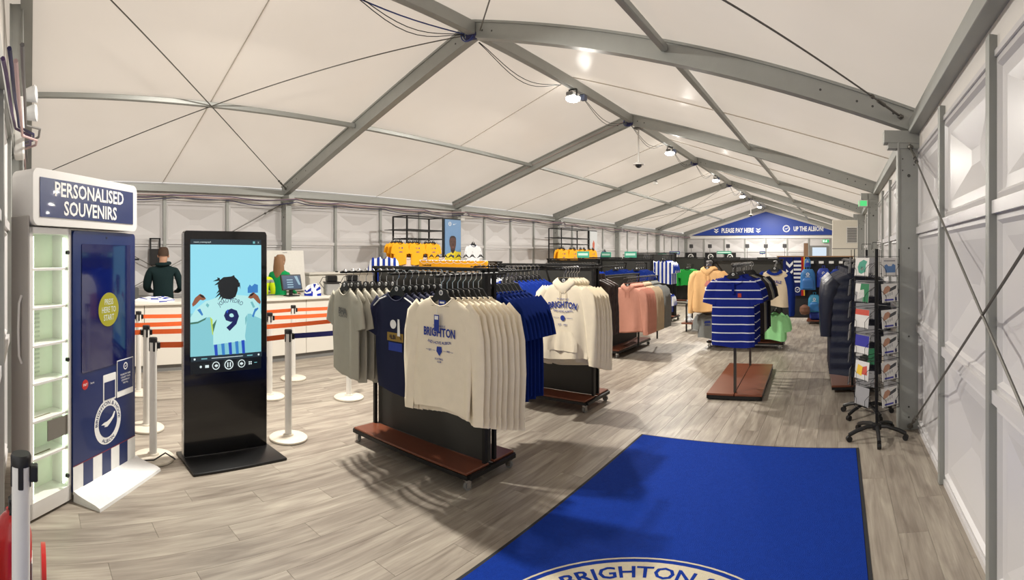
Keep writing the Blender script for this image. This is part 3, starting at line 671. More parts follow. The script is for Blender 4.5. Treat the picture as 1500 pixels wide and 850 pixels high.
def clutter():
    p = MB(); 
    def heap(name, label, loc, sx, sy, sz, mats, seed, n=14, m=9):
        rnd = random.Random(seed); mb = MB(); ph = [rnd.uniform(0, 6) for _ in range(6)]
        rings = []
        for i in range(m + 1):
            v = i / m; z = sz * math.sin(v * PI / 2) ** .8 if i else 0; r = math.cos(v * PI / 2) ** .6
            rings.append([Vector((sx * r * math.cos(2 * PI * j / n) * (1 + .18 * math.sin(3 * j + ph[0] + 2 * v)), sy * r * math.sin(2 * PI * j / n) * (1 + .15 * math.cos(2 * j + ph[1])), z * (1 + .22 * math.sin(j * 2.3 + ph[2])))) for j in range(n)])
        mb.loft(rings); mb.m = [0 if rnd.random() > .3 else 1 for _ in mb.m]
        return tag(mb.build(name, mats, loc=loc), label, 'garment' if 'shirt' in name else 'bag')
    Mwb = [cloth('white_cotton', (226, 228, 230)), cloth('royal_cotton', (30, 50, 160))]
    heap('folded_shirt', 'white and blue shirt lying crumpled on the sales counter', (-7.40, 1.85, 1.005), .17, .30, .055, Mwb, 3)
    heap('paper_bag', 'crumpled white and blue bag on the counter beside the till screen', (-7.40, 4.55, 1.005), .13, .15, .17, Mwb, 5)
    # card reader / receipt printers
    def printer(y, label, x=-7.4, col=M_grey):
        t = T('receipt_printer', label, 'printer', (x, y, 1.005), PI / 2 - .3)
        MB().box(-.12, .12, -.11, .11, 0, .20, bev=.015).build('base_unit', mat('printer_grey', (150, 150, 148), .5), t)
        q = MB(); q.box(-.13, .13, -.13, .1, .2, .225, bev=.006); q.build('tray', M_blackp, t)
        MB().box(-.09, .09, -.05, .09, .225, .33, bev=.012).build('printer_head', M_blackp, t)
        MB().tube([(-.12, .05, .1), (-.2, .05, .2), (-.16, .0, .3), (-.08, 0, .3)], .006, 6).build('lead', M_blackp, t)
    printer(4.92, 'grey and black receipt printer on the counter right of the white bag'); printer(5.36, 'grey and black receipt printer at the counter end beside shirts')
    # machine and scale at the left end
    t = T('engraving_machine', 'grey benchtop machine with swing arm at the kiosk end of the counter', 'machine', (-8.32, 1.45, 1.0), PI / 2)
    MB().box(-.3, .3, -.2, .2, -.02, .16, bev=.01).build('base_box', mat('machine_grey', (92, 92, 90), .6), t)
    MB().box(-.24, .22, -.18, .18, .16, .30, bev=.02).build('head', mat('machine_silver', (168, 170, 170), .4), t)
    a = MB(); a.cyl((-.28, .1, .3), (-.25, .1, .85), .012); a.cyl((-.25, .1, .85), (.25, 0, .62), .010); a.cyl((-.25, .1, .8), (-.0, -.1, .35), .006); a.box(.2, .34, -.03, .03, .60, .63); a.build('swing_arm', M_blackp, t)
    MB().box(-.35, .35, -.3, .3, -1., -.02, bev=.004).build('cabinet', M_cnt, t)
    b = T('cardboard_box', 'small brown cardboard box on the counter beside the kiosk', 'box', (-7.5, 1.25, 1.005))
    x = MB(); x.box(-.1, .1, -.08, .08, 0, .22, bev=.003); x.build('carton', mat('cardboard', (190, 150, 104), .8), b); MB().box(-.02, .02, -.082, .082, .219, .222).build('tape', mat('brown_tape', (150, 110, 70), .3), b)
    # back wall bits
    w = T('white_board', 'large blank white board leaning behind the counter', 'board', (-8.62, 4.70, 1.0), PI / 2)
    MB().box(-.42, .42, -.012, .012, 0, .78, bev=.003, M=Matrix.Rotation(-.12, 4, 'X')).build('sheet', mat('board_white', (224, 221, 214), .6), w)
    MB().box(-.05, .05, -.016, -.012, .735, .745, M=Matrix.Rotation(-.12, 4, 'X')).build('slot', M_grey, w)
    MB().box(-.46, .46, .05, .22, -1.0, 0, bev=.004).build('ledge', M_cnt, w)
    bx = T('brown_carton', 'brown cardboard carton behind the woman in green', 'box', (-8.95, 4.08, 1.25))
    MB().box(-.12, .12, -.14, .14, -.25, .1, bev=.004).build('carton', mat('cardboard', (190, 150, 104), .8), bx); MB().box(-.125, .125, -.02, .02, .099, .103).build('tape', mat('brown_tape', (150, 110, 70), .3), bx)
    for k, (y, lb) in enumerate(((2.27, 'black wall cabinet with open frame handle above the man'), (3.74, 'black wall cabinet with open frame handle beside the totem edge'))):
        g = T('wall_bracket', lb, 'bracket', (XL + .02, y, 1.5), PI / 2)
        MB().box(-.1, .1, -.12, 0, 0, .30, bev=.006).build('block', M_blackp, g)
        f = MB(); f.box(-.1, -.075, -.10, -.06, .3, .50); f.box(.075, .1, -.10, -.06, .3, .50); f.box(-.1, .1, -.10, -.06, .475, .50); f.build('frame', M_black, g)
clutter()

# ------------------------------------------------------------------ people
M_skin = mat('skin_tone', (196, 150, 124), .55, var=.05)
def person(label, loc, rz, joints, edges, radii, zones, mats, root=0, parts=()):
    t = T('person', label, 'person', loc, rz)
    me = bpy.data.meshes.new('body'); me.from_pydata(joints, edges, []); o = bpy.data.objects.new('body_skeleton', me); COL.objects.link(o)
    md = o.modifiers.new('skin', 'SKIN'); md.use_smooth_shade = True; md.branch_smoothing = .6
    sd = o.modifiers.new('sub', 'SUBSURF'); sd.levels = 2
    for i, sv in enumerate(me.skin_vertices[0].data): sv.radius = radii[i]; sv.use_root = i == root
    bpy.context.view_layer.update(); dg = bpy.context.evaluated_depsgraph_get()
    b = bpy.data.meshes.new_from_object(o.evaluated_get(dg)); bpy.data.objects.remove(o); bpy.data.meshes.remove(me); b.name = 'body'
    b.materials.clear()
    for m in mats: b.materials.append(m)
    for p in b.polygons: p.material_index = zones(p.center); p.use_smooth = True
    put('body', b, t)
    for nm, mb, m in parts: mb.build(nm, m, t, ang=60)
    return t
def standing(h=1.8, lean=0., arm='desk', wide=1.):
    k = h / 1.8
    J = [(0, 0, .98), (0, -.01, 1.12), (0, -.015, 1.30), (0, -.01, 1.45), (0, -.005, 1.53), (0, .0, 1.60), (0, .01, 1.68), (0, .015, 1.745)]
    R = [(.165, .12), (.165, .12), (.185, .125), (.15, .10), (.062, .062), (.07, .08), (.082, .098), (.06, .075)]
    E = [(0, 1), (1, 2), (2, 3), (3, 4), (4, 5), (5, 6), (6, 7)]
    def ad(p, r, pr): J.append(p); R.append(r if isinstance(r, tuple) else (r, r)); E.append((pr, len(J) - 1)); return len(J) - 1
    for s in (-1, 1):
        a = ad((s * .19 * wide, -.01, 1.43), .072, 3); a = ad((s * .245 * wide, .0, 1.28), .06, a); a = ad((s * .27 * wide, .03, 1.14), .052, a)
        a = ad((s * .22 * wide, .2, 1.08), .04, a); a = ad((s * .19 * wide, .29, 1.07), .03, a)
        a2 = ad((s * .185 * wide, .36, 1.06), (.036, .018), a)
        for q, dx in enumerate((-.026, -.009, .009, .026)): b1 = ad((s * .185 * wide + dx, .41, 1.05), .0095, a2); ad((s * .185 * wide + dx, .445, 1.03), .008, b1)
        th = ad((s * .185 * wide - s * .04, .345, 1.05), .0105, a); ad((s * .185 * wide - s * .055, .375, 1.035), .009, th)
        l = ad((s * .10, 0, .86), .095, 0); l = ad((s * .105, .01, .5), .06, l); l = ad((s * .105, -.01, .12), .042, l); l = ad((s * .105, .02, .045), .042, l); ad((s * .11, .15, .03), .035, l)
    J = [(x * k, y * k, z * k) for x, y, z in J]; R = [(a * k, b * k) for a, b in R]
    return J, E, R
def face_parts(h, y=.0):
    k = h / 1.8
    e = [('eye', MB().lathe([(.001, -.012), (.011, 0), (.001, .012)], (s * .032 * k, .095 * k, 1.665 * k), 8), M_blackp) for s in (-1, 1)]
    n = MB(); n.poly([(-.012, -.02), (.012, -.02), (.006, .03), (-.006, .03)], 0, .02); n.v = [Vector((p.x, p.y + .098 * k, p.z + 1.64 * k)) for p in n.v]
    m = MB(); m.box(-.024 * k, .024 * k, .088 * k, .098 * k, 1.598 * k, 1.606 * k, bev=.003)
    er = [('ear', MB().lathe([(.001, -.03), (.014, -.01), (.016, .015), (.001, .032)], (s * .082 * k, .0, 1.65 * k), 8), M_skin) for s in (-1, 1)]
    return e + er + [('nose', n, M_skin), ('mouth', m, mat('lip', (150, 80, 75), .5))]
def hair_cap(h, scale=1.06, front=.55, low=1.64, back_low=1.60):
    k = h / 1.8; mb = MB(); rings = []; n = 20
    for i in range(8):
        v = i / 7; 
        ring_ = []
        for j in range(n):
            a = 2 * PI * j / n; y = math.sin(a); fr = max(0, y)
            zl = back_low + (low + .085 - back_low) * fr ** .6
            z = zl + (1.80 - zl) * math.sin(v * PI / 2); r = math.cos(v * PI / 2) ** .45
            ring_.append(Vector((.086 * scale * r * math.cos(a), .012 + .103 * scale * r * y, z)) * k)
        rings.append(ring_)
    return mb.loft(rings)
J, E_, R_ = standing(1.82, wide=1.02); R_ = [(a * 1.25, b * 1.2) if i < 4 else (a * 1.5, b * 1.4) if 8 <= i < 11 or 25 <= i < 28 else (a, b) for i, (a, b) in enumerate(R_)]
M_bottle = cloth('bottle_green_fleece', (22, 40, 42))
def zman(c):
    if c.z > 1.565: return 1
    if c.y > .30 and c.z > .9: return 1
    return 0 if c.z > .93 else 2
pm = [('hair', hair_cap(1.82, 1.05, back_low=1.655), cloth('short_brown_hair', (74, 58, 48)))] + face_parts(1.82)
hd = MB(); hd.tube([(.105 * math.cos(a), -.02 + .10 * math.sin(a), 1.545 + .012 * math.sin(a + 1)) for a in [2 * PI * i / 20 for i in range(20)]], .028, 8, closed=True); pm.append(('hood', hd, M_bottle))
person('man in dark green jacket seen from behind at the counter', (-8.05, 2.14, 0), math.radians(72), [(x, y, z) for x, y, z in J], E_, R_, zman, [M_bottle, M_skin, cloth('black_trousers', (24, 24, 28))], parts=pm)
J, E_, R_ = standing(1.70, wide=.9)
M_gjersey = cloth('bright_green_top', (20, 150, 84)); M_hair2 = mat('light_brown_hair', (140, 104, 74), .6, var=.3, scale=60, stretch=(1, 1, .1))
hb = hair_cap(1.70, 1.1); k = 1.70 / 1.8
lh = MB(); rr = []
for i in range(9):
    v = i / 8; z = (1.74 - .42 * v) * k; w = (.09 + .028 * math.sin(v * 2.6)) * k; rr.append([Vector((w * math.cos(a) * (1 + .05 * math.sin(7 * a + v * 3)), -.035 * k + (.075 - .012 * v) * k * math.sin(a) * (1.0 if math.sin(a) < 0 else .45), z + .02 * math.sin(5 * a))) for a in [2 * PI * j / 24 for j in range(24)]])
lh.loft(rr)
person('woman with long brown hair in a bright green top behind the counter', (-8.1, 4.28, 0), math.radians(28), J, E_, R_, lambda c: (1 if c.z > 1.49 or (c.y > .27 and c.z > .9) else 0 if c.z > .9 else 2), [M_gjersey, M_skin, cloth('black_trousers', (24, 24, 28))], parts=[('hair', hb, M_hair2), ('long_hair', lh, M_hair2)] + face_parts(1.70))
J, E_, R_ = standing(1.58, wide=1.05)
M_hiv = stripes('hi_vis_yellow', (206, 232, 32), (150, 154, 150), 2, .26, .22, phase=.35)
person('person in a yellow hi-vis jacket half hidden behind the screen totem', (-7.98, 3.86, 0), math.radians(95), J, E_, R_, lambda c: (1 if c.z > 1.37 or (c.y > .26 and c.z > .8) else 0 if c.z > .8 else 2), [M_hiv, M_skin, cloth('black_trousers', (24, 24, 28))], parts=[('hair', hair_cap(1.58, 1.05), cloth('dark_hair', (40, 32, 28)))] + face_parts(1.58))

# ------------------------------------------------------------------ garments
class Garment:
    """A hanging garment; origin on the rail, x across, front faces -y, hangs down in z."""
    def __init__(s, kind, w=.25, length=.68, d=.022, neck=.10, drop=.075, folds=.008, seed=1, flare=1.02, sleeve='long', quilt=0, z0=-.15):
        s.kind, s.w, s.L, s.d, s.neck, s.drop, s.folds, s.sleeve, s.quilt, s.z0 = kind, w, length, d, neck, drop, folds, sleeve, quilt, z0
        r = random.Random(seed); s.ph = [r.uniform(0, 6.28) for _ in range(6)]; s.flare = flare
        s.z1 = z0 - drop; s.z3 = z0 - length
    def hw(s, z):
        if z > s.z1:
            u = (s.z0 - z) / s.drop; return s.neck + (s.w - s.neck) * min(1, u) ** .8
        u = (s.z1 - z) / (s.z1 - s.z3); return s.w * (1 - .03 * math.sin(PI * min(1, u * 2.2)) + (s.flare - 1) * u)
    def fold(s, x, z):
        u = max(0, min(1, (s.z0 - z) / s.L)); g = s.folds * (.12 + 1.25 * u * u); q = x / s.w
        return g * (math.sin(5.2 * q + s.ph[0] + 1.5 * z) + .6 * math.sin(9.7 * q + s.ph[1] - 2 * z) + .35 * math.sin(16 * q + s.ph[2] + 4 * z))
    def hd(s, z):
        u = (s.z0 - z) / s.L; d = s.d * (.85 + .15 * min(1, u * 5))
        if s.quilt: d *= .72 + .4 * abs(math.sin(PI * z / s.quilt))
        return d
    def front(s, x, z):
        h = s.hw(z); c = max(-1, min(1, x / h)); t = math.acos(max(0, min(1, abs(c))) ** (1 / .55)); return -s.hd(z) * math.sin(t) ** .7 + s.fold(x, z)
    def torso(s):
        n = 36; zs = [s.z0, s.z0 - .35 * s.drop, s.z0 - .7 * s.drop, s.z1, s.z1 - .03]
        m = max(9, int((s.z1 - s.z3) / (s.quilt / 4)) if s.quilt else 9)
        zs += [s.z1 - .03 + (s.z3 - s.z1 + .03) * i / m for i in range(1, m + 1)]
        rings = []
        for k, z in enumerate(zs):
            rg = []
            for j in range(n):
                a = 2 * PI * j / n; ca, sa = math.cos(a), math.sin(a); h = s.hw(z)
                x = h * math.copysign(abs(ca) ** .55, ca); y = s.hd(z) * math.copysign(abs(sa) ** .7, sa) + s.fold(x, z); zz = z
                if k == 0 and sa < 0: zz -= .055 * (1 - (x / h) ** 2)
                elif k == 1 and sa < 0 and abs(x) < s.neck: zz -= .04 * (1 - (x / s.neck) ** 2)
                if k == len(zs) - 1: zz += .016 * math.sin(2.6 * x / s.w + s.ph[3])
                rg.append(Vector((x, y, zz)))
            rings.append(rg)
        mb = MB(); mb.loft(rings, cap=False); s.neckring = rings[0]; s.hem = rings[-1]; return mb
    def sleeves(s):
        w, z1 = s.w, s.z1; out = []
        if s.sleeve == 'long': P = [(.72, .01, .07), (.93, -.05, .082), (1.06, -.17, .072), (1.13, -.36, .06), (1.16, -.55, .048), (1.17, -.625, .044)]
        elif s.sleeve == 'short': P = [(.70, .01, .075), (.90, -.06, .09), (1.03, -.15, .088), (1.12, -.235, .082)]
        elif s.sleeve == 'coat': P = [(.72, .01, .08), (.95, -.06, .095), (1.06, -.2, .085), (1.12, -.4, .072), (1.14, -.60, .06)]
        else: return []
        for sd in (-1, 1):
            rings = []; pts = [Vector((sd * a * w, 0, z1 + b)) for a, b, c in P]
            for i, p in enumerate(pts):
                t = (pts[min(i + 1, len(pts) - 1)] - pts[max(0, i - 1)]).normalized(); u = Vector((t.z, 0, -t.x)); r = P[i][2]; ring_ = []
                for j in range(14):
                    a = 2 * PI * j / 14; dd = s.d * (.9 if i else .7) * (1.35 if s.quilt else 1.05)
                    if s.quilt and i: dd *= .85 + .2 * (i % 2)
                    q = p + u * r * math.cos(a) + Vector((0, dd * math.sin(a) + .006 * math.sin(3 * a + 9 * p.z + s.ph[4]), 0)); ring_.append(q)
                rings.append(ring_)
            mb = MB(); mb.loft(rings, cap=True); out.append((mb, pts, rings))
        return out
    def meshes(s, mt, trim=None, sl=None, hood=False, cuffs=False, collar='rib', hemband=False):
        trim = trim or mt; sl = sl or mt; ms = [('torso', s.torso().mesh('torso', mt, ang=80))]
        for mb, pts, rings in s.sleeves():
            ms.append(('sleeve', mb.mesh('sleeve', sl, ang=80)))
            if cuffs:
                c = rings[-1]; p = pts[-1]; d = (pts[-1] - pts[-2]).normalized() * .06
                cc = MB(); cc.loft([[p + (q - p) * 1.06 for q in c], [p + (q - p) * .92 + d for q in c]]); ms.append(('cuff', cc.mesh('cuff', trim, ang=80)))
        if collar == 'rib': ms.append(('collar', MB().tube(s.neckring[::1], .0055, 6, closed=True).mesh('collar', trim, ang=80)))
        if collar == 'polo':
            c = MB(); o = [p + Vector((math.copysign(.022, p.x) if abs(p.x) > .02 else 0, -.012 if p.y < 0 else .004, -.03 if p.y < 0 else -.035)) for p in s.neckring]
            c.loft([[p + Vector((0, 0, .02)) for p in s.neckring], o], cap=False); ms.append(('collar', c.mesh('collar', trim, ang=80)))
        if collar == 'stand':
            ms.append(('collar', MB().loft([[p + Vector((0, 0, 0)) for p in s.neckring], [Vector((p.x * .9, p.y * 1.3, s.z0 + .055)) for p in s.neckring]], cap=False).mesh('collar', trim, ang=80)))
        if hemband:
            h = MB(); h.loft([[Vector((p.x * 1.005, p.y * 1.05, p.z + .004)) for p in s.hem], [Vector((p.x * .965, p.y * .95, p.z - .055)) for p in s.hem]], cap=False); ms.append(('hem_band', h.mesh('hem_band', trim, ang=80)))
        if hood:
            h = MB(); rings = []
            for i in range(7):
                v = i / 6; rg = []
                for j in range(18):
                    a = 2 * PI * j / 18; x = (.10 + .035 * math.sin(v * PI)) * math.cos(a); y = (s.d * 1.25) * math.sin(a)
                    zz = s.z0 - .02 + .08 * v - (.075 * (1 - abs(math.cos(a)) ** 1.5) * (1 - .3 * v) if math.sin(a) < 0 else 0)
                    rg.append(Vector((x * (1 - .35 * v * v), y + (.012 if math.sin(a) > 0 else -.006) * math.sin(v * PI), zz)))
                rings.append(rg)
            h.loft(rings, cap=False); ms.append(('hood', h.mesh('hood', sl if False else mt, ang=80)))
            for sd in (-1, 1):
                k = MB().tube([(sd * .03, -s.d - .012, s.z0 - .07), (sd * .035, -s.d - .012, s.z0 - .12), (sd * .03, -s.d - .013, s.z0 - .17)], .0035, 5)
                ms.append(('drawstring', k.mesh('drawstring', trim)))
        return ms
    def warp(s, cx, cz, off=.007, arcR=None):
        def w(x, z):
            if arcR: a = x / arcR; x, z = (arcR + z) * math.sin(a), (arcR + z) * math.cos(a) - arcR
            x += cx; z += cz; return (x, s.front(x, z) - off, z)
        return w
    def print_text(s, mb, t, cz, h, width=None, m=0, cx=0, bold=.02, arcR=None, off=.007):
        return put_text(mb, t, 0, 0, h, 0, bold=bold, m=m, warp=s.warp(cx, cz, off, arcR), width=width)
    def print_poly(s, mb, pts, m=0, off=.006):
        return mb.add([(x, s.front(x, z) - off, z) for x, z in pts], [tuple(range(len(pts)))], m)

def hanger_meshes():
    b = MB(); pts = [(-.138, 0, -.196), (-.105, 0, -.175), (-.066, 0, -.140), (-.035, 0, -.098), (0, 0, -.092), (.035, 0, -.098), (.066, 0, -.140), (.105, 0, -.175), (.138, 0, -.196)]
    lo = [(.132, -.210), (.09, -.195), (.03, -.165), (-.03, -.165), (-.09, -.195), (-.132, -.210)]
    b.poly([(p[0], p[2]) for p in pts] + lo, -.005, .005)
    h = MB(); h.tube([(0, 0, -.095), (0, 0, -.055), (.022, 0, -.035), (.024, 0, -.008), (.008, 0, .010), (-.010, 0, .010), (-.022, 0, -.004)], .0028, 6)
    g = MB(); g.poly(disc(0, -.118, .016, 18), -.0075, -.005, 0); g.poly(disc(0, -.118, .011, 14), -.0082, -.0075, 1)
    return [('shoulder_bar', b.mesh('shoulder_bar', mat('matt_black_plastic', (20, 20, 21), .65))), ('hook', h.mesh('hook', M_chrome)), ('badge', g.mesh('badge', [M_print, mat('badge_grey', (120, 124, 130), .4)]))]
HM = hanger_meshes()
def hang(kind, ms, label, cat, loc, rz, group, hlabel=None, sc=1., hanger=True, extra=(), kids=True, hs=None):
    o = T(kind, label, cat, loc, rz, group)
    if sc != 1: o.scale = (sc, sc, sc)
    for n, m in list(ms) + list(extra): put(n, m, o)
    if hanger:
        h = T('clothes_hanger', hlabel or ('black hanger holding the ' + label)[:90], 'hanger', loc, rz, 'black plastic hangers')
        if hs is None: hs = sc * (.72 if 'child' in kind else .5 if kind == 'shorts' else .88 if kind == 'football_shirt' else 1.)
        h.scale = (hs, hs, hs)
        for n, m in (HM if kids else HM[:2]): put(n, m, h)
    return o
def row(kind, variants, what, where, cat, x, y0, n, dy, zr, rz=0., extra=(), sc=1., axis=(0, 1), hanger=True, group=None, jit=.02, gap=None, grow=0.):
    """n garments on a rail, the first nearest; labels name each one by its place in the row"""
    rnd = random.Random(hash(what + where) & 0xffff if False else len(what) * 31 + len(where))
    group = group or ('%ss %s' % (what, where))
    for i in range(n):
        lab = 'front %s %s' % (what, where) if i == 0 else '%s %s, behind the front one' % (what, where) if n == 2 else '%s %s, %s from front' % (what, where, ORD[min(i, 13)])
        hl = 'hanger of %s' % lab
        q = i * dy + (rnd.uniform(-.08, .08) * dy if i else 0)
        hang(kind, variants[i % len(variants)], lab, cat, (x + axis[0] * q, y0 + axis[1] * q, zr), rz + rnd.uniform(-jit, jit) * (i > 0), group, hl, sc * (1 + grow * i), hanger, extra if i == 0 else ())

# cloth colours
C_cream = cloth('cream_jersey', (238, 226, 202)); C_cream2 = cloth('cream_hoodie', (240, 228, 202))
C_stone = cloth('stone_grey_cotton', (168, 163, 148)); C_navy = mat('navy_poly', (20, 24, 54), .7, bump=.2, bscale=300, spec=.3)
C_blue = cloth('royal_blue_cotton', (8, 36, 108)); C_bright = cloth('bright_royal_cotton', (22, 54, 150))
C_brown = mat('dark_brown_nylon', (56, 38, 32), .45, var=.1); C_pink = cloth('dusty_pink', (206, 148, 130)); C_sand = cloth('sand_fleece', (190, 172, 146)); C_grey = cloth('heather_grey', (128, 130, 128))
C_peach = cloth('peach_fleece', (226, 182, 128)); C_yellow = mat('kit_yellow', (238, 166, 20), .7, bump=.2, bscale=300, spec=.3); C_white = cloth('white_cotton', (226, 228, 230))
C_green = mat('kit_green', (22, 140, 52), .7, bump=.2, bscale=300, spec=.3); C_mint = cloth('mint_cotton', (150, 214, 150)); C_black = cloth('black_cotton', (24, 24, 28))
C_puff = mat('navy_nylon', (20, 26, 46), .4, var=.15, scale=8, bump=.3, bscale=25); C_lblue = cloth('pale_blue_fleece', (140, 186, 214)); C_char = cloth('charcoal_cotton', (56, 52, 54))
P_blue = mat('print_blue', (28, 52, 140), .7); P_grey = mat('print_grey', (96, 96, 92), .7); P_gold = mat('print_gold', (150, 120, 50), .5, .3); P_red = mat('print_red', (180, 60, 40), .6)
C_polo = stripes('striped_polo', (16, 34, 124), (226, 228, 236), 2, .098, .12, phase=.12)
C_kit = stripes('striped_kit', (232, 234, 238), (24, 54, 150), 0, .10, .5, phase=.25)

G_sweat = [Garment('sweatshirt', .255, .66 + .025 * i, .018, folds=.013, seed=1, sleeve='long') for i in (0, 1)]
V_cream = [g.meshes(C_cream, cuffs=True, hemband=True) for g in G_sweat]
G_tee = [Garment('t_shirt', .25, .70 + .03 * i, .016, folds=.013, seed=3, sleeve='short', flare=1.03) for i in (0, 1)]
def tees(m, trim=None, sl=None, collar='rib'): return [g.meshes(m, trim, sl, collar=collar) for g in G_tee]
V_stone, V_navy, V_blue, V_bright, V_white = tees(C_stone), tees(C_navy), tees(C_blue), tees(C_bright), tees(C_white)
G_hood = [Garment('hoodie', .26, .66 + .025 * i, .02, folds=.012, seed=5, sleeve='long') for i in (0, 1)]
def hoodies(m): return [g.meshes(m, cuffs=True, hemband=True, hood=True, collar=None) for g in G_hood]
V_hood, V_pink, V_sand, V_greyh, V_peach = hoodies(C_cream2), hoodies(C_pink), hoodies(C_sand), hoodies(C_grey), hoodies(C_peach)

# fronts
def prints():
    E = {}
    g = G_sweat[0]; p = MB()
    g.print_text(p, 'THE SEAGULLS', -.335, .012, .10, bold=.01, cx=0); g.print_text(p, 'BRIGHTON', -.395, .052, .275, bold=.03)
    g.print_text(p, 'AND HOVE ALBION', -.445, .018, .20, bold=.015, arcR=-.5); g.print_text(p, 'EST.', -.492, .012, .03, cx=-.07); g.print_text(p, '1901', -.492, .012, .03, cx=.07)
    g.print_poly(p, [(-.018, -.46), (.018, -.46), (.022, -.49), (0, -.52), (-.022, -.49)]); g.print_text(p, 'FOOTBALL', -.545, .012, .06); g.print_text(p, 'CLUB', -.562, .010, .03)
    for sx in (-1, 1): g.print_poly(p, [(sx * .03, -.485), (sx * .05, -.485), (sx * .05, -.487), (sx * .03, -.487)]); g.print_poly(p, [(sx * .09, -.485), (sx * .12, -.485), (sx * .12, -.487), (sx * .09, -.487)])
    tg = MB(); tg.box(-.02, .022, -.05, -.048, -.36, -.255, 0); tg.box(-.014, .016, -.0505, -.05, -.285, -.262, 1); tg.tube([(0, -.04, -.19), (.001, -.047, -.255)], .0015, 4, 1)
    nl = MB(); nl.box(-.03, .03, .004, .006, -.20, -.165, 0); nl.box(-.02, .02, .0035, .004, -.187, -.175, 1)
    E['cream'] = [('print', p.mesh('print', P_blue)), ('swing_tag', tg.mesh('swing_tag', [P_blue, M_print])), ('neck_label', nl.mesh('neck_label', [P_blue, M_print]))]
    g = G_tee[0]; p = MB(); g.print_text(p, 'BHA', -.36, .05, .15, bold=.04); g.print_text(p, 'ALBION', -.385, .02, .15, bold=.02)
    E['stone'] = [('print', p.mesh('print', P_grey))]
    p = MB(); g.print_poly(p, [(-.085, -.49), (.085, -.49), (.085, -.43), (-.085, -.43)], 0); g.print_text(p, 'ALBION', -.475, .03, .13, m=2, off=.006); g.print_poly(p, disc(-.02, -.37, .032, 18), 1); g.print_poly(p, [(.025, -.45), (.055, -.45), (.05, -.33), (.03, -.33)], 1, .008)
    g.print_poly(p, [(-.07, -.56), (.07, -.56), (.07, -.50), (-.07, -.50)], 3)
    pip = [('piping', MB().tube([(sd * .10, -.020, -.175), (sd * .17, -.026, -.20), (sd * .235, -.026, -.25)], .005, 5).mesh('piping', M_print)) for sd in (-1, 1)]
    E['navy'] = [('print', p.mesh('print', [P_gold, M_print, C_navy, P_blue]))] + pip
    g = G_hood[0]; p = MB(); g.print_text(p, 'THE SEAGULLS', -.30, .013, .13); g.print_text(p, 'BRIGHTON', -.375, .058, .30, bold=.03, arcR=.7); g.print_text(p, 'AND HOVE ALBION', -.42, .016, .22, arcR=-.6)
    p2 = MB(); g.print_poly(p2, disc(0, -.475, .026, 18)); p3 = MB(); g.print_text(p3, 'EST.  1901', -.545, .014, .10)
    p4 = []
    for sx in (-1, 1): q = MB(); g.print_poly(q, [(sx * .04, -.472), (sx * .11, -.472), (sx * .11, -.475), (sx * .04, -.475)]); p4.append(('printed_line', q.mesh('printed_line', P_blue)))
    pk = MB(); pts = [(-.16, -.78), (.16, -.78), (.16, -.70), (.10, -.60), (-.10, -.60), (-.16, -.70)]
    k = 12; fr = []
    pk.add([(x, g.front(x, z) - .006, z) for x, z in [(-.16 + .32 * i / k, -.79) for i in range(k + 1)]] + [(x, g.front(x, z) - .006, z) for x, z in [(-.10 + .20 * i / k, -.60) for i in range(k + 1)]] + [(x, g.front(x, -.70) - .008, -.70) for x in [-.16 + .32 * i / k for i in range(k + 1)]],
           [(i, i + 1, 2 * (k + 1) + i + 1, 2 * (k + 1) + i) for i in range(k)] + [(2 * (k + 1) + i, 2 * (k + 1) + i + 1, k + 1 + i + 1, k + 1 + i) for i in range(k)])
    E['hood'] = p4 + [('print', p.mesh('print', P_blue)), ('emblem_print', p2.mesh('emblem_print', P_blue)), ('date_print', p3.mesh('date_print', P_blue)), ('pouch_pocket', pk.mesh('pouch_pocket', C_cream2))]
    p = MB(); g.print_poly(p, [(-.05, -.42), (.0, -.33), (.03, -.34), (.05, -.30), (.06, -.40), (.02, -.43)], 0); g.print_poly(p, [(-.04, -.50), (.05, -.50), (.05, -.44), (-.03, -.44)], 1)
    E['peach'] = [('print', p.mesh('print', [mat('print_rose', (206, 130, 120), .7), M_print]))]
    return E
EX = prints()

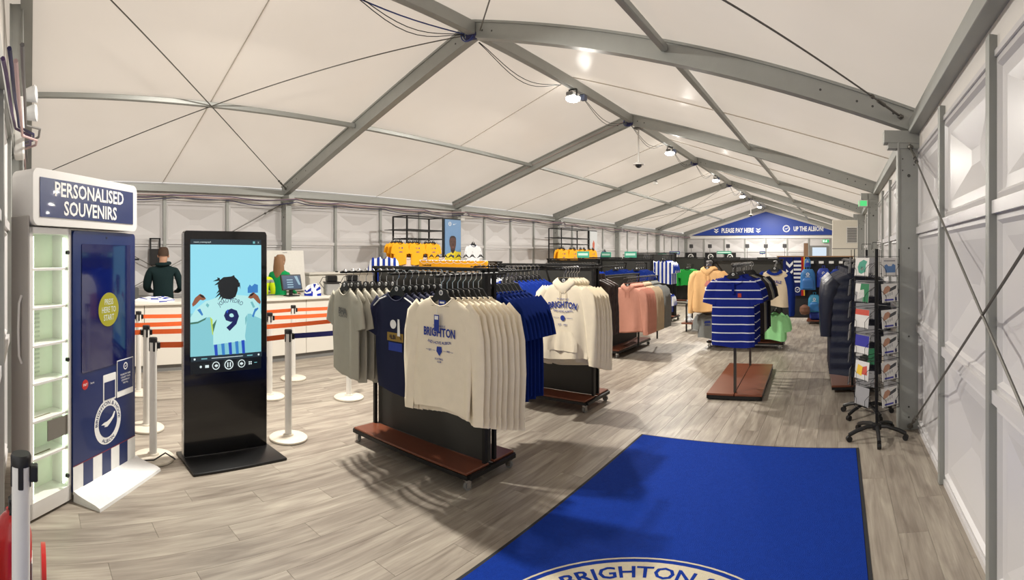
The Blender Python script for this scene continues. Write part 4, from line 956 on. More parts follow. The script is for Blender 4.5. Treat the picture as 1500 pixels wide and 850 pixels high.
# ------------------------------------------------------------------ garment racks
wheelm = None
def castor_mesh():
    f = MB(); f.box(-.02, .02, -.022, .022, .055, .085, bev=.004); f.box(-.018, -.012, -.015, .02, .02, .06); f.box(.012, .018, -.015, .02, .02, .06)
    w = MB(); w.cyl((-.011, .0, .03), (.011, 0, .03), .03, n=20); return f.mesh('castor', M_chrome), w.mesh('wheel', M_grey)
CAST = castor_mesh()
def rack(label, cx, cy, rz=0., L=1.34, Wd=.54, H=1.57, arms=(), panel=True, cast=True, topbar=True, zp=.13):
    """wheeled garment rack: two brown boards, dark centre panel on posts, face-out arms. arms: (x, side, reach, z)"""
    t = T('garment_rack', label, 'garment rack', (cx, cy, 0), rz, 'wheeled black garment racks')
    z0 = .085 if cast else .01
    b = MB(); a, d = L / 2, Wd / 2
    for s in (-1, 1):
        b.box(-a, a, s * d - .02, s * d + .02, z0, z0 + .03); b.box(s * a - .02, s * a + .02, -d, d, z0, z0 + .03)
    b.box(-a, a, -.02, .02, z0, z0 + .03); b.build('base_frame', M_black, t, smooth=False)
    for s in (-1, 1): MB().box(-a + .01, a - .01, s * .03, s * (d + .015), z0 + .03, z0 + .048, bev=.004).build('shelf_board', M_brown, t)
    if cast:
        for sx in (-1, 1):
            for sy in (-1, 1): c = put('castor', CAST[0], t, (sx * (a - .03), sy * (d - .02), 0), rz=sx * .7 + sy); put('wheel', CAST[1], c)
    if panel: MB().box(-a + .03, a - .03, -.02, .02, zp, H - .02, bev=.003).build('panel', M_dark, t, smooth=False)
    for sx in (-1, 1):
        for sy in (-1, 1): MB().box(sx * a - sx * .03 - .014, sx * a - sx * .03 + .014, sy * .055 - .014, sy * .055 + .014, z0 + .03, H).build('upright', M_black, t, smooth=False)
    if topbar: tb = MB(); [tb.box(-a, a, sy * .055 - .014, sy * .055 + .014, H - .014, H + .014) for sy in (-1, 1)]; tb.box(-a, -a + .028, -.055, .055, H - .012, H + .012); tb.box(a - .028, a, -.055, .055, H - .012, H + .012); tb.build('top_rail', M_black, t, smooth=False)
    for x, s, reach, z in arms:
        m = MB(); m.box(x - .011, x + .011, 0, s * reach, z - .02, z - .006); k = int(reach / .06)
        for i in range(k): m.cyl((x - .013, s * (.1 + .06 * i), z - .006), (x + .013, s * (.1 + .06 * i), z - .006), .006, n=6)
        m.build('hanging_arm', M_black, t, smooth=False)
    return t
R1 = 'on the near rack'
rack('black wheeled garment rack by the entrance mat, with brown base boards', -3.08, 3.02, 0, L=1.36, arms=((-.25, -1, .72, 1.56), (.31, -1, .68, 1.56), (.80, -1, .72, 1.56), (.55, 1, .68, 1.56)))
row('t_shirt', V_stone, 'stone grey t-shirt', 'at the counter end', 't-shirt', -3.36, 2.36, 8, .072, 1.56, -.16, EX['stone'], sc=.96, grow=.012)
row('training_shirt', V_navy, 'navy training shirt', 'on the near rack', 'shirt', -2.77, 2.40, 8, .064, 1.56, .0, EX['navy'])
row('sweatshirt', V_cream, 'cream sweatshirt', 'on the near rack', 'sweatshirt', -2.29, 2.36, 8, .052, 1.56, .02, EX['cream'], grow=.017)
row('t_shirt', V_blue, 'royal blue t-shirt', 'behind the cream sweatshirts', 't-shirt', -2.58, 3.16, 8, .054, 1.56, .0, sc=1.17)

rack('black wheeled garment rack second from the mat, holding cream hoodies', -3.25, 5.1, 0, L=1.36, arms=((.72, -1, .9, 1.56), (.0, -1, .85, 1.56), (.65, 1, .6, 1.56), (-.6, -1, .6, 1.56)))
row('hoodie', V_hood, 'cream hoodie', 'on the second rack', 'hoodie', -2.50, 4.24, 6, .052, 1.56, .02, EX['hood'], grow=.018)
row('t_shirt', V_bright, 'bright blue t-shirt', 'beside the cream hoodies', 't-shirt', -3.22, 4.30, 8, .08, 1.56, .0)
row('t_shirt', V_white, 'white t-shirt', 'at the far end of the second rack', 't-shirt', -3.85, 4.6, 5, .08, 1.56, .0)
GV = Garment('gilet', .27, .66, .045, folds=.004, seed=9, sleeve=None, quilt=.085)
V_gilet = [GV.meshes(C_brown, collar='stand')]
row('padded_gilet', V_gilet, 'dark brown padded gilet', 'behind the cream hoodies', 'gilet', -2.75, 5.26, 3, .10, 1.56, 0)

rack('black wheeled garment rack with pink hoodies beside the aisle', -3.75, 8.35, PI / 2, L=1.46, H=1.33, arms=(), panel=True)
def long_rail(label, x, y0, y1, z, parent=None):
    pass
row('hoodie', V_pink, 'dusty pink hoodie', 'on the aisle side rail', 'hoodie', -3.30, 7.62, 7, .065, 1.32)
row('hoodie', V_sand, 'sand coloured hoodie', 'behind the pink hoodies', 'hoodie', -3.30, 8.14, 5, .065, 1.32)
row('hoodie', V_greyh, 'heather grey hoodie', 'behind the sand hoodies', 'hoodie', -3.30, 8.52, 5, .065, 1.32)
row('hoodie', V_pink, 'dusty pink hoodie', 'on the hidden side rail', 'hoodie', -4.24, 7.50, 5, .09, 1.26)
for xx, lb in ((-3.30, 'black hanging rail carrying pink, sand and grey hoodies'), (-4.24, 'black hanging rail carrying the hidden pink hoodies')):
    z = 1.32 if xx > -3.5 else 1.26
    t = T('hanging_rail', lb, 'rail', (xx, 8.3, 0)); MB().box(-.012, .012, -.85, .75, z - .02, z - .004).build('bar', M_black, t)
    for yy in (-.225, .7): MB().box(-.012, .012, yy - .012, yy + .012, .13, z - .02).build('post', M_black, t)

# polo stand in the middle of the aisle
def polo_stand():
    t = T('garment_stand', 'low brown board stand with two posts carrying striped polos', 'garment rack', (-1.24, 6.68, 0), math.radians(3))
    for s in (-1, 1): MB().box(s * .004, s * .325, -.85, .85, .05, .075, bev=.004).build('shelf_board', M_brown, t)
    b = MB(); b.box(-.325, .325, -.85, -.82, .012, .05); b.box(-.325, .325, .82, .85, .012, .05); b.box(-.325, -.295, -.85, .85, .012, .05); b.box(.295, .325, -.85, .85, .012, .05); b.build('base_frame', M_black, t, smooth=False)
    for sx in (-1, 1):
        for sy in (-1, 1): MB().cyl((sx * .29, sy * .78, 0), (sx * .29, sy * .78, .014), .02, n=10).build('foot', M_blackp, t)
    for y in (-.77, .74): MB().box(-.016, .016, y - .016, y + .016, .075, 1.57).build('upright', mat('dark_steel', (70, 66, 62), .4, .5), t)
    MB().box(-.014, .014, -.95, .80, 1.545, 1.57).build('top_rail', M_black, t)
    g = G_tee[0]
    G_polo = [Garment('polo', .245, .80 + .02 * i, .018, folds=.010, seed=3, sleeve='short') for i in (0, 1)]; g = G_polo[0]; polos = [q.meshes(C_polo, collar='polo') for q in G_polo]
    bd = MB(); g.print_poly(bd, [(.055, -.38), (.095, -.38), (.095, -.335), (.055, -.335)], off=.007); pl = MB(); pl.box(-.015, .015, -.034, -.028, -.34, -.21)
    for i in range(1, 6): pl.cyl((0, -.036, -.22 - .025 * i), (0, -.034, -.22 - .025 * i), .004, n=6)
    ex = [('badge_patch', bd.mesh('badge_patch', P_red)), ('placket', pl.mesh('placket', cloth('royal_placket', (16, 34, 124))))]
    row('polo_shirt', polos, 'blue polo with white stripes', 'on the aisle stand', 'polo shirt', -1.20, 5.80, 1, .085, 1.58, math.radians(8), ex, sc=1.0)
    row('polo_shirt', polos, 'blue polo with white stripes', 'behind the stand front post', 'polo shirt', -1.21, 6.01, 4, .09, 1.58, math.radians(5), sc=1.0)
    for i, (m, nm, y) in enumerate(((C_char, 'charcoal', 6.32), (C_stone, 'stone grey', 6.42), (C_grey, 'heather grey', 6.55), (C_navy, 'navy', 6.68), (C_black, 'black', 6.80), (C_char, 'dark charcoal', 6.95))):
        hang('t_shirt', tees(m)[0], '%s shirt hanging behind the striped polos' % nm, 't-shirt', (-1.20, y + .12, 1.58), math.radians(6), 'shirts behind the striped polos', 'hanger of the %s shirt behind the striped polos' % nm, 1.05)
polo_stand()

# rack with peach hoodies, raglan top and children's wear
rack('black wheeled rack in the aisle with peach hoodies and raglan top', -1.68, 9.38, 0, L=1.36, H=1.6, arms=((-.58, -1, .75, 1.56), (.62, -1, .8, 1.56), (-.62, -1, .5, .80), (.5, -1, .5, .80)))
sb = MB(); gh = G_hood[0]
row('hoodie', V_peach, 'peach hoodie', 'on the rack behind the polos', 'hoodie', -2.24, 8.62, 4, .09, 1.58, .0, EX['peach'])
def raglan(seed):
    g = Garment('raglan', .245, .60, .022, seed=seed); ms = g.meshes(C_sand if False else cloth('oatmeal_jersey', (206, 190, 164)), trim=C_blue, sl=C_blue, cuffs=True, hood=False, hemband=False); p = MB(); g.print_text(p, 'SEAGULLS', -.36, .045, .24, bold=.03, arcR=.6); g.print_poly(p, [(-.05, -.40), (.07, -.40), (.05, -.385), (-.05, -.385)])
    yk = MB(); yk.loft([[Vector((q.x * 1.5, q.y * 1.6 - .002, q.z - .03 if q.y < 0 else q.z - .02)) for q in g.neckring], [Vector((q.x * 1.02, q.y * 1.1, q.z + .012)) for q in g.neckring]], cap=False)
    return ms, [('print', p.mesh('print', P_blue)), ('shoulder_yoke', yk.mesh('shoulder_yoke', C_blue, ang=80))]
ms, ex = raglan(11)
row('raglan_sweatshirt', [ms], 'oatmeal top with blue sleeves', 'on the rack behind the polos', 'sweatshirt', -1.06, 8.55, 3, .1, 1.58, -.12, ex)
G_kid = Garment('child_tee', .19, .46, .03, seed=21, sleeve='short')
kg0 = MB(); kg = MB(); G_kid.print_poly(kg0, [(-.06, -.34), (.06, -.33), (.05, -.29), (-.05, -.30)]); G_kid.print_text(kg, 'ALBION', -.38, .03, .1)
row('child_t_shirt', [G_kid.meshes(C_grey)], 'small grey t-shirt', 'below the peach hoodies', 't-shirt', -2.30, 8.9, 4, .1, .81, 0, [('print', kg.mesh('print', P_blue)), ('emblem_print', kg0.mesh('emblem_print', P_blue))])
row('child_t_shirt', [G_kid.meshes(C_mint)], 'small mint green t-shirt', 'below the oatmeal tops', 't-shirt', -1.10, 8.92, 3, .11, .81, -.2)
hang('child_t_shirt', G_kid.meshes(C_black), 'small black t-shirt beside the mint green one', 't-shirt', (-1.52, 9.05, .81), 0, None, 'hanger of the small black t-shirt')

# ------------------------------------------------------------------ long coats along the right wall
def coats():
    t = T('coat_rail', 'black rail of long padded coats beside the postcard spinners', 'garment rack', (.14, 6.9, 0), math.radians(3))
    MB().box(-.014, .014, -1.25, 1.35, 1.60, 1.625).build('top_rail', M_black, t)
    for y in (-.625, 1.0):
        MB().box(-.016, .016, y - .016, y + .016, .1, 1.60).build('upright', M_black, t)
    MB().box(-.25, .3, -.62, 1.3, .07, .095, bev=.004).build('shelf_board', M_brown, t)
    b = MB(); b.box(-.25, .3, -.62, -.59, .04, .07); b.box(-.25, .3, 1.27, 1.3, .04, .07); b.box(-.25, -.22, -.62, 1.3, .04, .07); b.box(.27, .3, -.62, 1.3, .04, .07); b.build('base_frame', M_black, t)
    gl = Garment('long_coat', .29, 1.12, .05, folds=.006, seed=31, sleeve='coat', quilt=.12, drop=.09); gs = Garment('padded_jacket', .28, .78, .048, folds=.006, seed=32, sleeve='coat', quilt=.09, drop=.09)
    gc = Garment('blue_jacket', .27, .74, .035, folds=.008, seed=33, sleeve='coat')
    vl, vs, vc = gl.meshes(C_puff, collar='stand'), gs.meshes(C_puff, collar='stand'), gc.meshes(cloth('royal_fleece', (18, 48, 120)), collar='stand', trim=C_navy)
    y = 5.72
    for i in range(14):
        ms, nm, cat = (vl, 'long navy padded coat', 'coat') if i < 5 else (vs, 'navy padded jacket', 'jacket') if i < 11 else (vc, 'royal blue fleece jacket', 'jacket')
        k = i if i < 5 else i - 5 if i < 11 else i - 11; n = 5 if i < 5 else 6 if i < 11 else 3
        lb = '%s %s behind the postcard spinners' % (nm, 'in front' if k == 0 else 'hanging %s' % ORD[k]) if i < 5 else '%s, %s behind the long coats' % (nm, ORD[k])
        hang('long_coat' if i < 5 else 'padded_jacket' if i < 11 else 'fleece_jacket', ms, lb, cat, (.20 - .052 * (y - 5.6), y, 1.625), math.radians(3), 'coats on the coat rail', 'hanger of the ' + lb)
        y += .21 if i == 3 else .15 if i < 11 else .12
    
coats()

# ------------------------------------------------------------------ postcard spinners
M_wire = mat('black_wire', (20, 20, 22), .4, .3)
def card_materials():
    return {'white': mat('card_white', (214, 212, 208), .4), 'grey': mat('card_grey', (150, 150, 152), .4), 'green': mat('card_green', (44, 120, 80), .4), 'teal': mat('card_teal', (70, 150, 128), .4), 'blue': mat('card_blue', (84, 120, 168), .4), 'navy': mat('card_navy', (40, 44, 96), .4), 'red': mat('card_red', (196, 84, 70), .4), 'tan': mat('card_tan', (176, 130, 104), .4), 'yellow': mat('card_yellow', (230, 190, 60), .4), 'dark': mat('card_dark', (60, 62, 66), .4), 'violet': mat('card_violet', (54, 54, 150), .4)}
CM_ = card_materials(); CK = list(CM_); CV = [CM_[k] for k in CK]
def card_mesh(style, w=.19, h=.165):
    mb = MB(); ix = CK.index; mb.box(-w / 2, w / 2, -.004, 0, 0, h, ix('white' if style != 'mono' else 'grey'))
    y = -.0046
    def P(pts, k): mb.add([(a * w, y, b * h) for a, b in pts], [tuple(range(len(pts)))], ix(k))
    if style == 'mug':
        P([(-.42, .42), (-.2, .5), (.0, .62), (.05, .8), (-.1, .9), (-.3, .82), (-.42, .6)], 'tan'); P([(-.05, .55), (.4, .72), (.46, .9), (.3, .86), (.0, .74)], 'dark')
        for k in range(4): P([(-.3 + .13 * k, .28 + .04 * k), (-.24 + .13 * k, .28 + .04 * k), (-.22 + .13 * k, .42 + .05 * k), (-.28 + .13 * k, .42 + .05 * k)], 'grey')
        P([(-.36, .09), (.2, .09), (.2, .18), (-.36, .18)], 'violet'); P([(.3, .08), (.42, .08), (.42, .26), (.3, .26)], 'navy')
    elif style == 'teal': P([(-.2, .2), (.0, .12), (.3, .25), (.28, .6), (.38, .8), (.1, .9), (-.2, .75), (-.3, .5)], 'teal'); P([(-.1, .35), (.12, .3), (.15, .5), (-.05, .55)], 'white')
    elif style == 'crab': P([(-.3, .2), (.32, .2), (.36, .6), (.2, .68), (.1, .55), (-.1, .55), (-.2, .66), (-.36, .58)], 'blue'); P([(-.36, .8), (.36, .8), (.36, .88), (-.36, .88)], 'grey')
    elif style == 'green': P([(-.2, 0), (.5, 0), (.5, 1), (-.1, 1)], 'green'); P([(-.5, 0), (.1, 0), (.15, .5), (-.5, .55)], 'grey'); P([(-.35, .1), (.2, .3), (.15, .7), (-.3, .6)], 'white')
    elif style == 'red': P([(-.5, .7), (.5, .7), (.5, 1), (-.5, 1)], 'red')
    elif style == 'violet': P([(-.5, .4), (.5, .4), (.5, 1), (-.5, 1)], 'violet')
    elif style == 'flower': P([(-.4, .3), (0, .2), (.1, .7), (-.3, .8)], 'yellow'); P([(.0, .3), (.4, .3), (.35, .8), (.05, .7)], 'red')
    return mb.mesh('card', CV, smooth=False)
CARDS = {s: card_mesh(s) for s in ('mug', 'teal', 'crab', 'green', 'red', 'violet', 'flower', 'mono')}
def spinner(label, x, y, rz, faces, z0=.34, which='front'):
    t = T('card_spinner', label, 'display stand', (x, y, 0), rz)
    b = MB(); b.cyl((0, 0, .07), (0, 0, 1.74), .013, n=12); b.build('pole', M_black, t)
    for k in range(5):
        a = 2 * PI * k / 5 + .3; l = MB(); c, s = math.cos(a), math.sin(a)
        l.tube([(0, 0, .11), (.10 * c, .10 * s, .115), (.2 * c, .2 * s, .09), (.27 * c, .27 * s, .062)], .02, 8, r2=.017); lg = l.build('base_leg', M_blackp, t)
        w = MB(); w.cyl((.27 * c - .018 * s, .27 * s + .018 * c, .027), (.27 * c + .018 * s, .27 * s - .018 * c, .027), .027, n=16); w.cyl((.27 * c, .27 * s, .03), (.27 * c, .27 * s, .075), .008, n=8); w.build('castor', M_blackp, lg)
    MB().lathe([(.001, .08), (.045, .085), (.045, .13), (.02, .14), (.001, .14)], n=20).build('hub', M_blackp, t)
    # wire basket frame: four faces with pockets
    f = MB(); q = .145
    for sx in (-1, 1):
        for sy in (-1, 1): f.cyl((sx * q, sy * q, z0 - .05), (sx * q, sy * q, 1.74), .0035, n=5)
    zz = [z0 + .232 * k for k in range(6)]
    for z in [z0 - .05] + [v + .17 for v in zz]:
        for sx in (-1, 1): f.cyl((sx * q, -q, z), (sx * q, q, z), .0025, n=5); f.cyl((-q, sx * q, z), (q, sx * q, z), .0025, n=5)
        f.cyl((-q, 0, z), (q, 0, z), .0025, n=5)
    f.tube([(-.05, 0, 1.74), (-.05, 0, 1.80), (.05, 0, 1.80), (.05, 0, 1.74)], .003, 5)
    f.build('wire_frame', M_wire, t)
    for fi in range(4):
        R = Matrix.Rotation(PI / 2 * fi, 4, 'Z')
        for k, z in enumerate(zz):
            p = MB(); 
            for sx in (-1, 1): p.tube([(sx * .1, -q, z + .11), (sx * .1, -q - .05, z + .09), (sx * .06, -q - .05, z + .05), (sx * .06, -q - .05, z - .012), (sx * .06, -q, z - .012)], .0022, 5)
            p.cyl((-.085, -q - .05, z - .0), (.085, -q - .05, z - .0), .0022, n=5)
            p.v = [R @ v for v in p.v]; p.build('card_pocket', M_wire, t)
    out = []
    for fi, styles in faces.items():
        for k, st in enumerate(styles):
            if not st: continue
            R = Matrix.Rotation(PI / 2 * fi + rz, 4, 'Z'); v = R @ Vector((0, -q - .038, 0))
            o = put('greeting_card', CARDS[st], None, (x + v.x, y + v.y, zz[k] - .006), rot=(-.1, 0, PI / 2 * fi + rz))
            side = {0: 'mat', 3: 'aisle', 1: 'wall', 2: 'back'}[fi]
            tier = ['bottom', 'second lowest', 'third lowest', 'third highest', 'second highest', 'top'][k]
            what = {'mug': 'brown and blue print card', 'teal': 'teal sea creature card', 'crab': 'blue crab card', 'green': 'green and grey card', 'red': 'red banded grey card', 'violet': 'violet block grey card', 'flower': 'yellow flower card', 'mono': 'plain grey card'}[st]
            tag(o, '%s, %s pocket, %s side of the %s spinner' % (what, tier, side, which), 'card', 'cards on the spinners')
spinner('black wire postcard spinner on castors, beside the grey column', .355, 4.72, math.radians(37), {0: ['mug', 'mug', 'mug', 'mug', 'mug', 'crab'], 3: ['mono', 'flower', 'violet', 'red', 'green', 'teal'], 1: ['mono', 'mono', 'mono', None, 'mono', 'mono']})
spinner('black wire postcard spinner standing behind the front one', .30, 5.42, math.radians(-8), {0: ['mono', 'green', 'mono', 'mono', 'mono', 'mono'], 3: ['mono', 'mono', 'red', 'mono', 'mono', 'mono']}, which='rear')

# ------------------------------------------------------------------ bag wall, scarves, backpacks
def bag_wall():
    t = T('bag_gondola', 'dark display wall with timber top carrying bags and scarves', 'display', (-.62, 13.05, 0))
    MB().box(-.92, 1.0, -.02, .02, .1, 1.64).build('panel', mat('black_board', (22, 22, 26), .6), t)
    MB().box(-.94, 1.02, -.06, .06, 1.64, 1.67, bev=.004).build('timber_top', mat('oak_trim', (160, 124, 88), .5, var=.15, stretch=(1, 10, 1)), t)
    MB().box(-.15, .9, -.55, .55, .07, .1, bev=.004).build('shelf_board', M_brown, t)
    for x in (-.1, .85): MB().cyl((x, -.5, 0), (x, -.5, .07), .03, n=12).build('castor', M_grey, t)
    for k, x in enumerate((-.05, .2, .45, .7)):
        MB().box(x - .012, x + .012, -.25, -.02, 1.47, 1.49).build('peg', M_chrome, t); MB().box(x - .06, x + .06, -.26, -.25, 1.48, 1.54).build('price_flap', M_print, t)
    def backpack(label, x, y, z, s, col, pocket, rz=0):
        b = T('backpack', label, 'backpack', (x, y, z), rz)
        def shell(w, d, h, y0):
            rg = []
            for i in range(10):
                v = i / 9; zz = h * v; ww = w * (1 - .1 * v) * (1 - max(0, v - .7) ** 2 * 4.2); dd = d * (1 - max(0, v - .75) ** 2 * 6)
                rg.append([Vector((ww * math.copysign(abs(math.cos(a)) ** .5, math.cos(a)), y0 + dd * math.copysign(abs(math.sin(a)) ** .6, math.sin(a)), zz)) for a in [2 * PI * j / 20 for j in range(20)]])
            return MB().loft(rg)
        shell(.17 * s, .085 * s, .44 * s, 0).build('shell', col, b, ang=60)
        o = shell(.13 * s, .05 * s, .22 * s, -.085 * s); o.v = [v + Vector((0, 0, .03 * s)) for v in o.v]; o.build('front_pocket', pocket, b, ang=60)
        MB().tube([(-.03, .02, .42 * s), (-.03, .02, .5 * s), (.03, .02, .5 * s), (.03, .02, .42 * s)], .009, 6).build('grab_loop', col, b)
        c = MB(); crest(c, 0, .33 * s, .035 * s, -.088 * s, 0, 1, False); c.build('emblem', [M_print, pocket], b)
        z = MB(); z.tube([(-.14 * s, -.06 * s, .27 * s), (0, -.092 * s, .275 * s), (.14 * s, -.06 * s, .27 * s)], .005, 5); z.build('zip', M_print, b)
        for sx in (-1, 1): MB().tube([(sx * .09 * s, .07 * s, .42 * s), (sx * .1 * s, .14 * s, .3 * s), (sx * .1 * s, .1 * s, .05 * s)], .014, 6, r2=.006).build('strap', col, b)
    teal = mat('teal_nylon', (34, 100, 158), .5, var=.35, scale=9); royal = mat('royal_nylon', (20, 46, 140), .5)
    backpack('pale blue backpack with emblem hanging on the bag wall', -.74, 12.62, .84, 1.15, teal, mat('blue_nylon', (38, 96, 160), .5)); backpack('dark blue backpack beside the pale blue one', -.36, 12.68, .90, 1.05, royal, royal)
    backpack('dark blue backpack half hidden by the coats', -.02, 12.72, .90, 1.0, royal, royal)
    backpack('teal drawstring bag hanging below the backpacks', -.58, 12.6, .30, .95, mat('teal_bag', (46, 130, 168), .5, var=.4, scale=10), teal); backpack('dark blue bag below the dark blue backpack', -.26, 12.66, .30, .95, royal, royal)
    backpack('small blue gym bag hanging above the pale blue backpack', -.76, 12.8, 1.38, .5, teal, royal)
    w = T('wash_bag', 'brown leather ball shaped wash bag low on the bag wall', 'bag', (-.80, 12.35, .25))
    MB().lathe([(.001, 0), (.09, .02), (.13, .09), (.12, .19), (.05, .24), (.001, .25)], n=20).build('bag_body', mat('brown_leather', (104, 70, 52), .5), w); MB().tube([(-.04, 0, .24), (0, 0, .32), (.04, 0, .24)], .008, 6).build('strap', M_blackp, w)
    h = T('holdall', 'dark blue holdall lying on the base of the bag wall', 'bag', (-.42, 12.72, .101))
    MB().box(-.28, .26, -.16, .16, 0, .22, bev=.06, seg=3).build('body', royal, h); MB().tube([(-.1, -.1, .2), (-.08, -.12, .27), (.08, -.12, .27), (.1, -.1, .2)], .01, 6).build('handle', royal, h); MB().box(.08, .17, -.165, -.16, .07, .16).build('label_patch', M_print, h)
    # scarves
    def scarf(label, x, mats, f, y=12.9, z=1.62, w=.17, L=.95):
        s = T('scarf', label, 'scarf', (x, y, z)); f(s, w, L)
    navy = cloth('scarf_navy', (26, 36, 96)); wht = cloth('scarf_white', (226, 226, 226)); redc = cloth('scarf_red', (176, 44, 40)); yel = cloth('scarf_yellow', (226, 180, 60))
    def chev(s, w, L):
        MB().box(-w / 2, w / 2, -.01, .01, -L, .02).build('knit', navy, s)
        for k in range(4):
            z = -.08 - .2 * k; MB().poly([(-w / 2, z), (0, z - .09), (w / 2, z), (w / 2, z - .08), (0, z - .17), (-w / 2, z - .08)], -.013, -.01).build('chevron', wht, s)
    def bars(s, w, L):
        MB().box(-w / 2, w / 2, -.01, .01, -L, .02).build('knit', navy, s)
        for k in range(6): MB().box(-w / 2, w / 2, -.013, -.01, -.12 - .1 * k, -.07 - .1 * k).build('white_band', wht, s)
        c = MB(); crest(c, 0, -.8, .07, -.014, 0, 1, False); c.build('emblem', [wht, navy], s)
    def redy(s, w, L):
        MB().box(-w / 2, w / 2, -.01, .01, -L, .02).build('knit', redc, s); MB().box(w / 6, w / 2, -.013, -.01, -L, .02).build('yellow_stripe', yel, s)
    scarf('navy scarf with white chevrons on the bag wall', -1.22, None, chev); scarf('navy and white barred scarf with round emblem', -1.02, None, bars, w=.19); scarf('red and yellow striped scarf on the bag wall', -.88, None, redy, w=.09); scarf('plain dark navy scarf at the end of the bag wall', -1.40, None, lambda s, w, L: [MB().box(-w / 2, w / 2, -.01, .01, -L, .02).build('knit', navy, s), MB().box(-w / 2, w / 2, -.012, -.01, -L, -L + .05).build('fringe', wht, s)])
bag_wall()

# ------------------------------------------------------------------ kit towers along the left wall
def portrait(t, x0, x1, z0, z1, y):
    m = MB(); w = x1 - x0; h = z1 - z0
    def P(pts, k, o): m.poly([(x0 + a * w, z0 + b * h) for a, b in pts], y - .001 * o, y - .001 * o + .001, k)
    m.box(x0, x1, y, y + .02, z0, z1, 0)
    P([(.0, .05), (.0, .17), (.15, .22), (.35, .25), (.42, .30), (.62, .30), (.68, .27), (1, .26), (1, .05)], 1, 1)
    P([(.36, .27), (.34, .38), (.64, .38), (.62, .30), (.5, .22)], 2, 2)
    P([(.28, .42), (.26, .52), (.30, .58), (.40, .615), (.56, .615), (.66, .58), (.69, .50), (.68, .42), (.64, .35), (.55, .31), (.42, .31), (.34, .35)], 3, 3)
    P([(.27, .54), (.30, .595), (.40, .63), (.57, .63), (.67, .59), (.69, .53), (.62, .575), (.48, .59), (.34, .575)], 2, 4)
    for a in (.38, .56): P([(a - .05, .49), (a + .05, .49), (a + .05, .50), (a - .05, .50)], 2, 5)
    P([(.45, .41), (.53, .41), (.50, .47)], 2, 5); P([(.40, .365), (.58, .365), (.56, .378), (.42, .378)], 4, 5)
    for k in range(5): P([(.1 + .19 * k, .055), (.12 + .19 * k, .055), (.12 + .19 * k, .2), (.1 + .19 * k, .2)], 5, 2)
    P(disc(.5, .16, .06, 14, .03), 6, 3); P(disc(.30, .90, .09, 20, .045), 7, 1); P(disc(.30, .90, .07, 20, .034), 0, 2); P([(.21, .895), (.39, .895), (.39, .905), (.21, .905)], 7, 3)
    P([(.52, .905), (.50, .892), (.54, .883), (.72, .915), (.56, .896)], 7, 1)
    m.build('portrait_print', [mat('banner_blue', (104, 140, 180), .4), mat('banner_yellow', (222, 200, 40), .5), mat('dark_skin_shade', (42, 28, 26), .6), mat('dark_skin', (78, 50, 42), .6), mat('lip_tone', (120, 76, 70), .6), mat('banner_ochre', (196, 170, 30), .5), P_blue, M_print], t, smooth=False)
def tower(label, x, y0, y1, z1, banner, which):
    t = T('kit_tower', label, 'display rack', (x, y0, 0), PI / 2); L = y1 - y0; D = .45
    for a in (0, L):
        for d in (0, D): MB().box(a - .015, a + .015, d - .015, d + .015, 0, z1).build('post', M_black, t, smooth=False)
    for z in (z1, z1 - .29, z1 - .48, .9, .2):
        s = MB()
        for d in (0, D): s.box(0, L, d - .012, d + .012, z - .014, z + .014)
        for a in (0, L): s.box(a - .012, a + .012, 0, D, z - .012, z + .012)
        if z == z1 - .29: s.box(-.25, L, -.05, D, z - .012, z + .0)
        s.build('shelf_frame' if z < z1 else 'top_frame', M_black, t, smooth=False)
    b = T('portrait_banner', banner, 'banner', (x, y1 + .03, 0), PI / 2); w = .56
    f = MB(); f.box(0, w, 0, .06, .9, z1 + .01); f.build('frame', M_black, b, smooth=False)
    return b, w
b, w = tower('tall black kit tower with yellow shirts beside the portrait banner', -8.05, 7.25, 8.34, 2.52, 'tall blue portrait banner of a player in yellow kit', 'near')
portrait(b, .015, w - .015, 1.50, 2.5, -.022)
MB().box(.015, w - .015, -.021, -.001, .92, 1.50).build('lower_sheet', mat('banner_yellow', (222, 200, 40), .5), b)
b, w = tower('tall black kit tower with yellow shirts beside the grey banner', -8.05, 13.5, 15.3, 2.52, 'tall pale grey banner on the farther kit tower', 'far')
m = MB(); m.box(.015, w - .015, -.02, -.001, .92, 2.5, 0); m.poly([(.2, 1.9), (.34, 1.9), (.36, 2.1), (.28, 2.2), (.2, 2.08)], -.022, -.02, 1); m.box(.1, .46, -.022, -.02, 1.35, 1.8, 2); m.build('banner_print', [mat('banner_grey', (196, 200, 202), .4), mat('banner_rust', (190, 90, 60), .5), mat('banner_slate', (140, 154, 186), .5)], b, smooth=False)
G_kit = [Garment('kit', .225, .60, .024, seed=i, sleeve='short', folds=.006) for i in (41, 42)]
V_kit = [g.meshes(C_yellow, trim=C_black) for g in G_kit]
kp = [MB(), MB(), MB()]; G_kit[0].print_text(kp[0], 'AMEX', -.42, .028, .13, bold=.02); G_kit[0].print_poly(kp[1], disc(.05, -.30, .022, 12)); G_kit[0].print_poly(kp[2], [(-.09, -.30), (-.03, -.285), (-.03, -.31)])
KPR = [(n, q.mesh(n, P_blue)) for n, q in zip(('print', 'emblem_print', 'maker_print'), kp)]
G_short = Garment('shorts', .16, .36, .03, seed=44, sleeve=None, drop=.02, neck=.14); V_sh = [G_short.meshes(cloth('pale_pink_cotton', (206, 190, 180)), trim=C_black)]
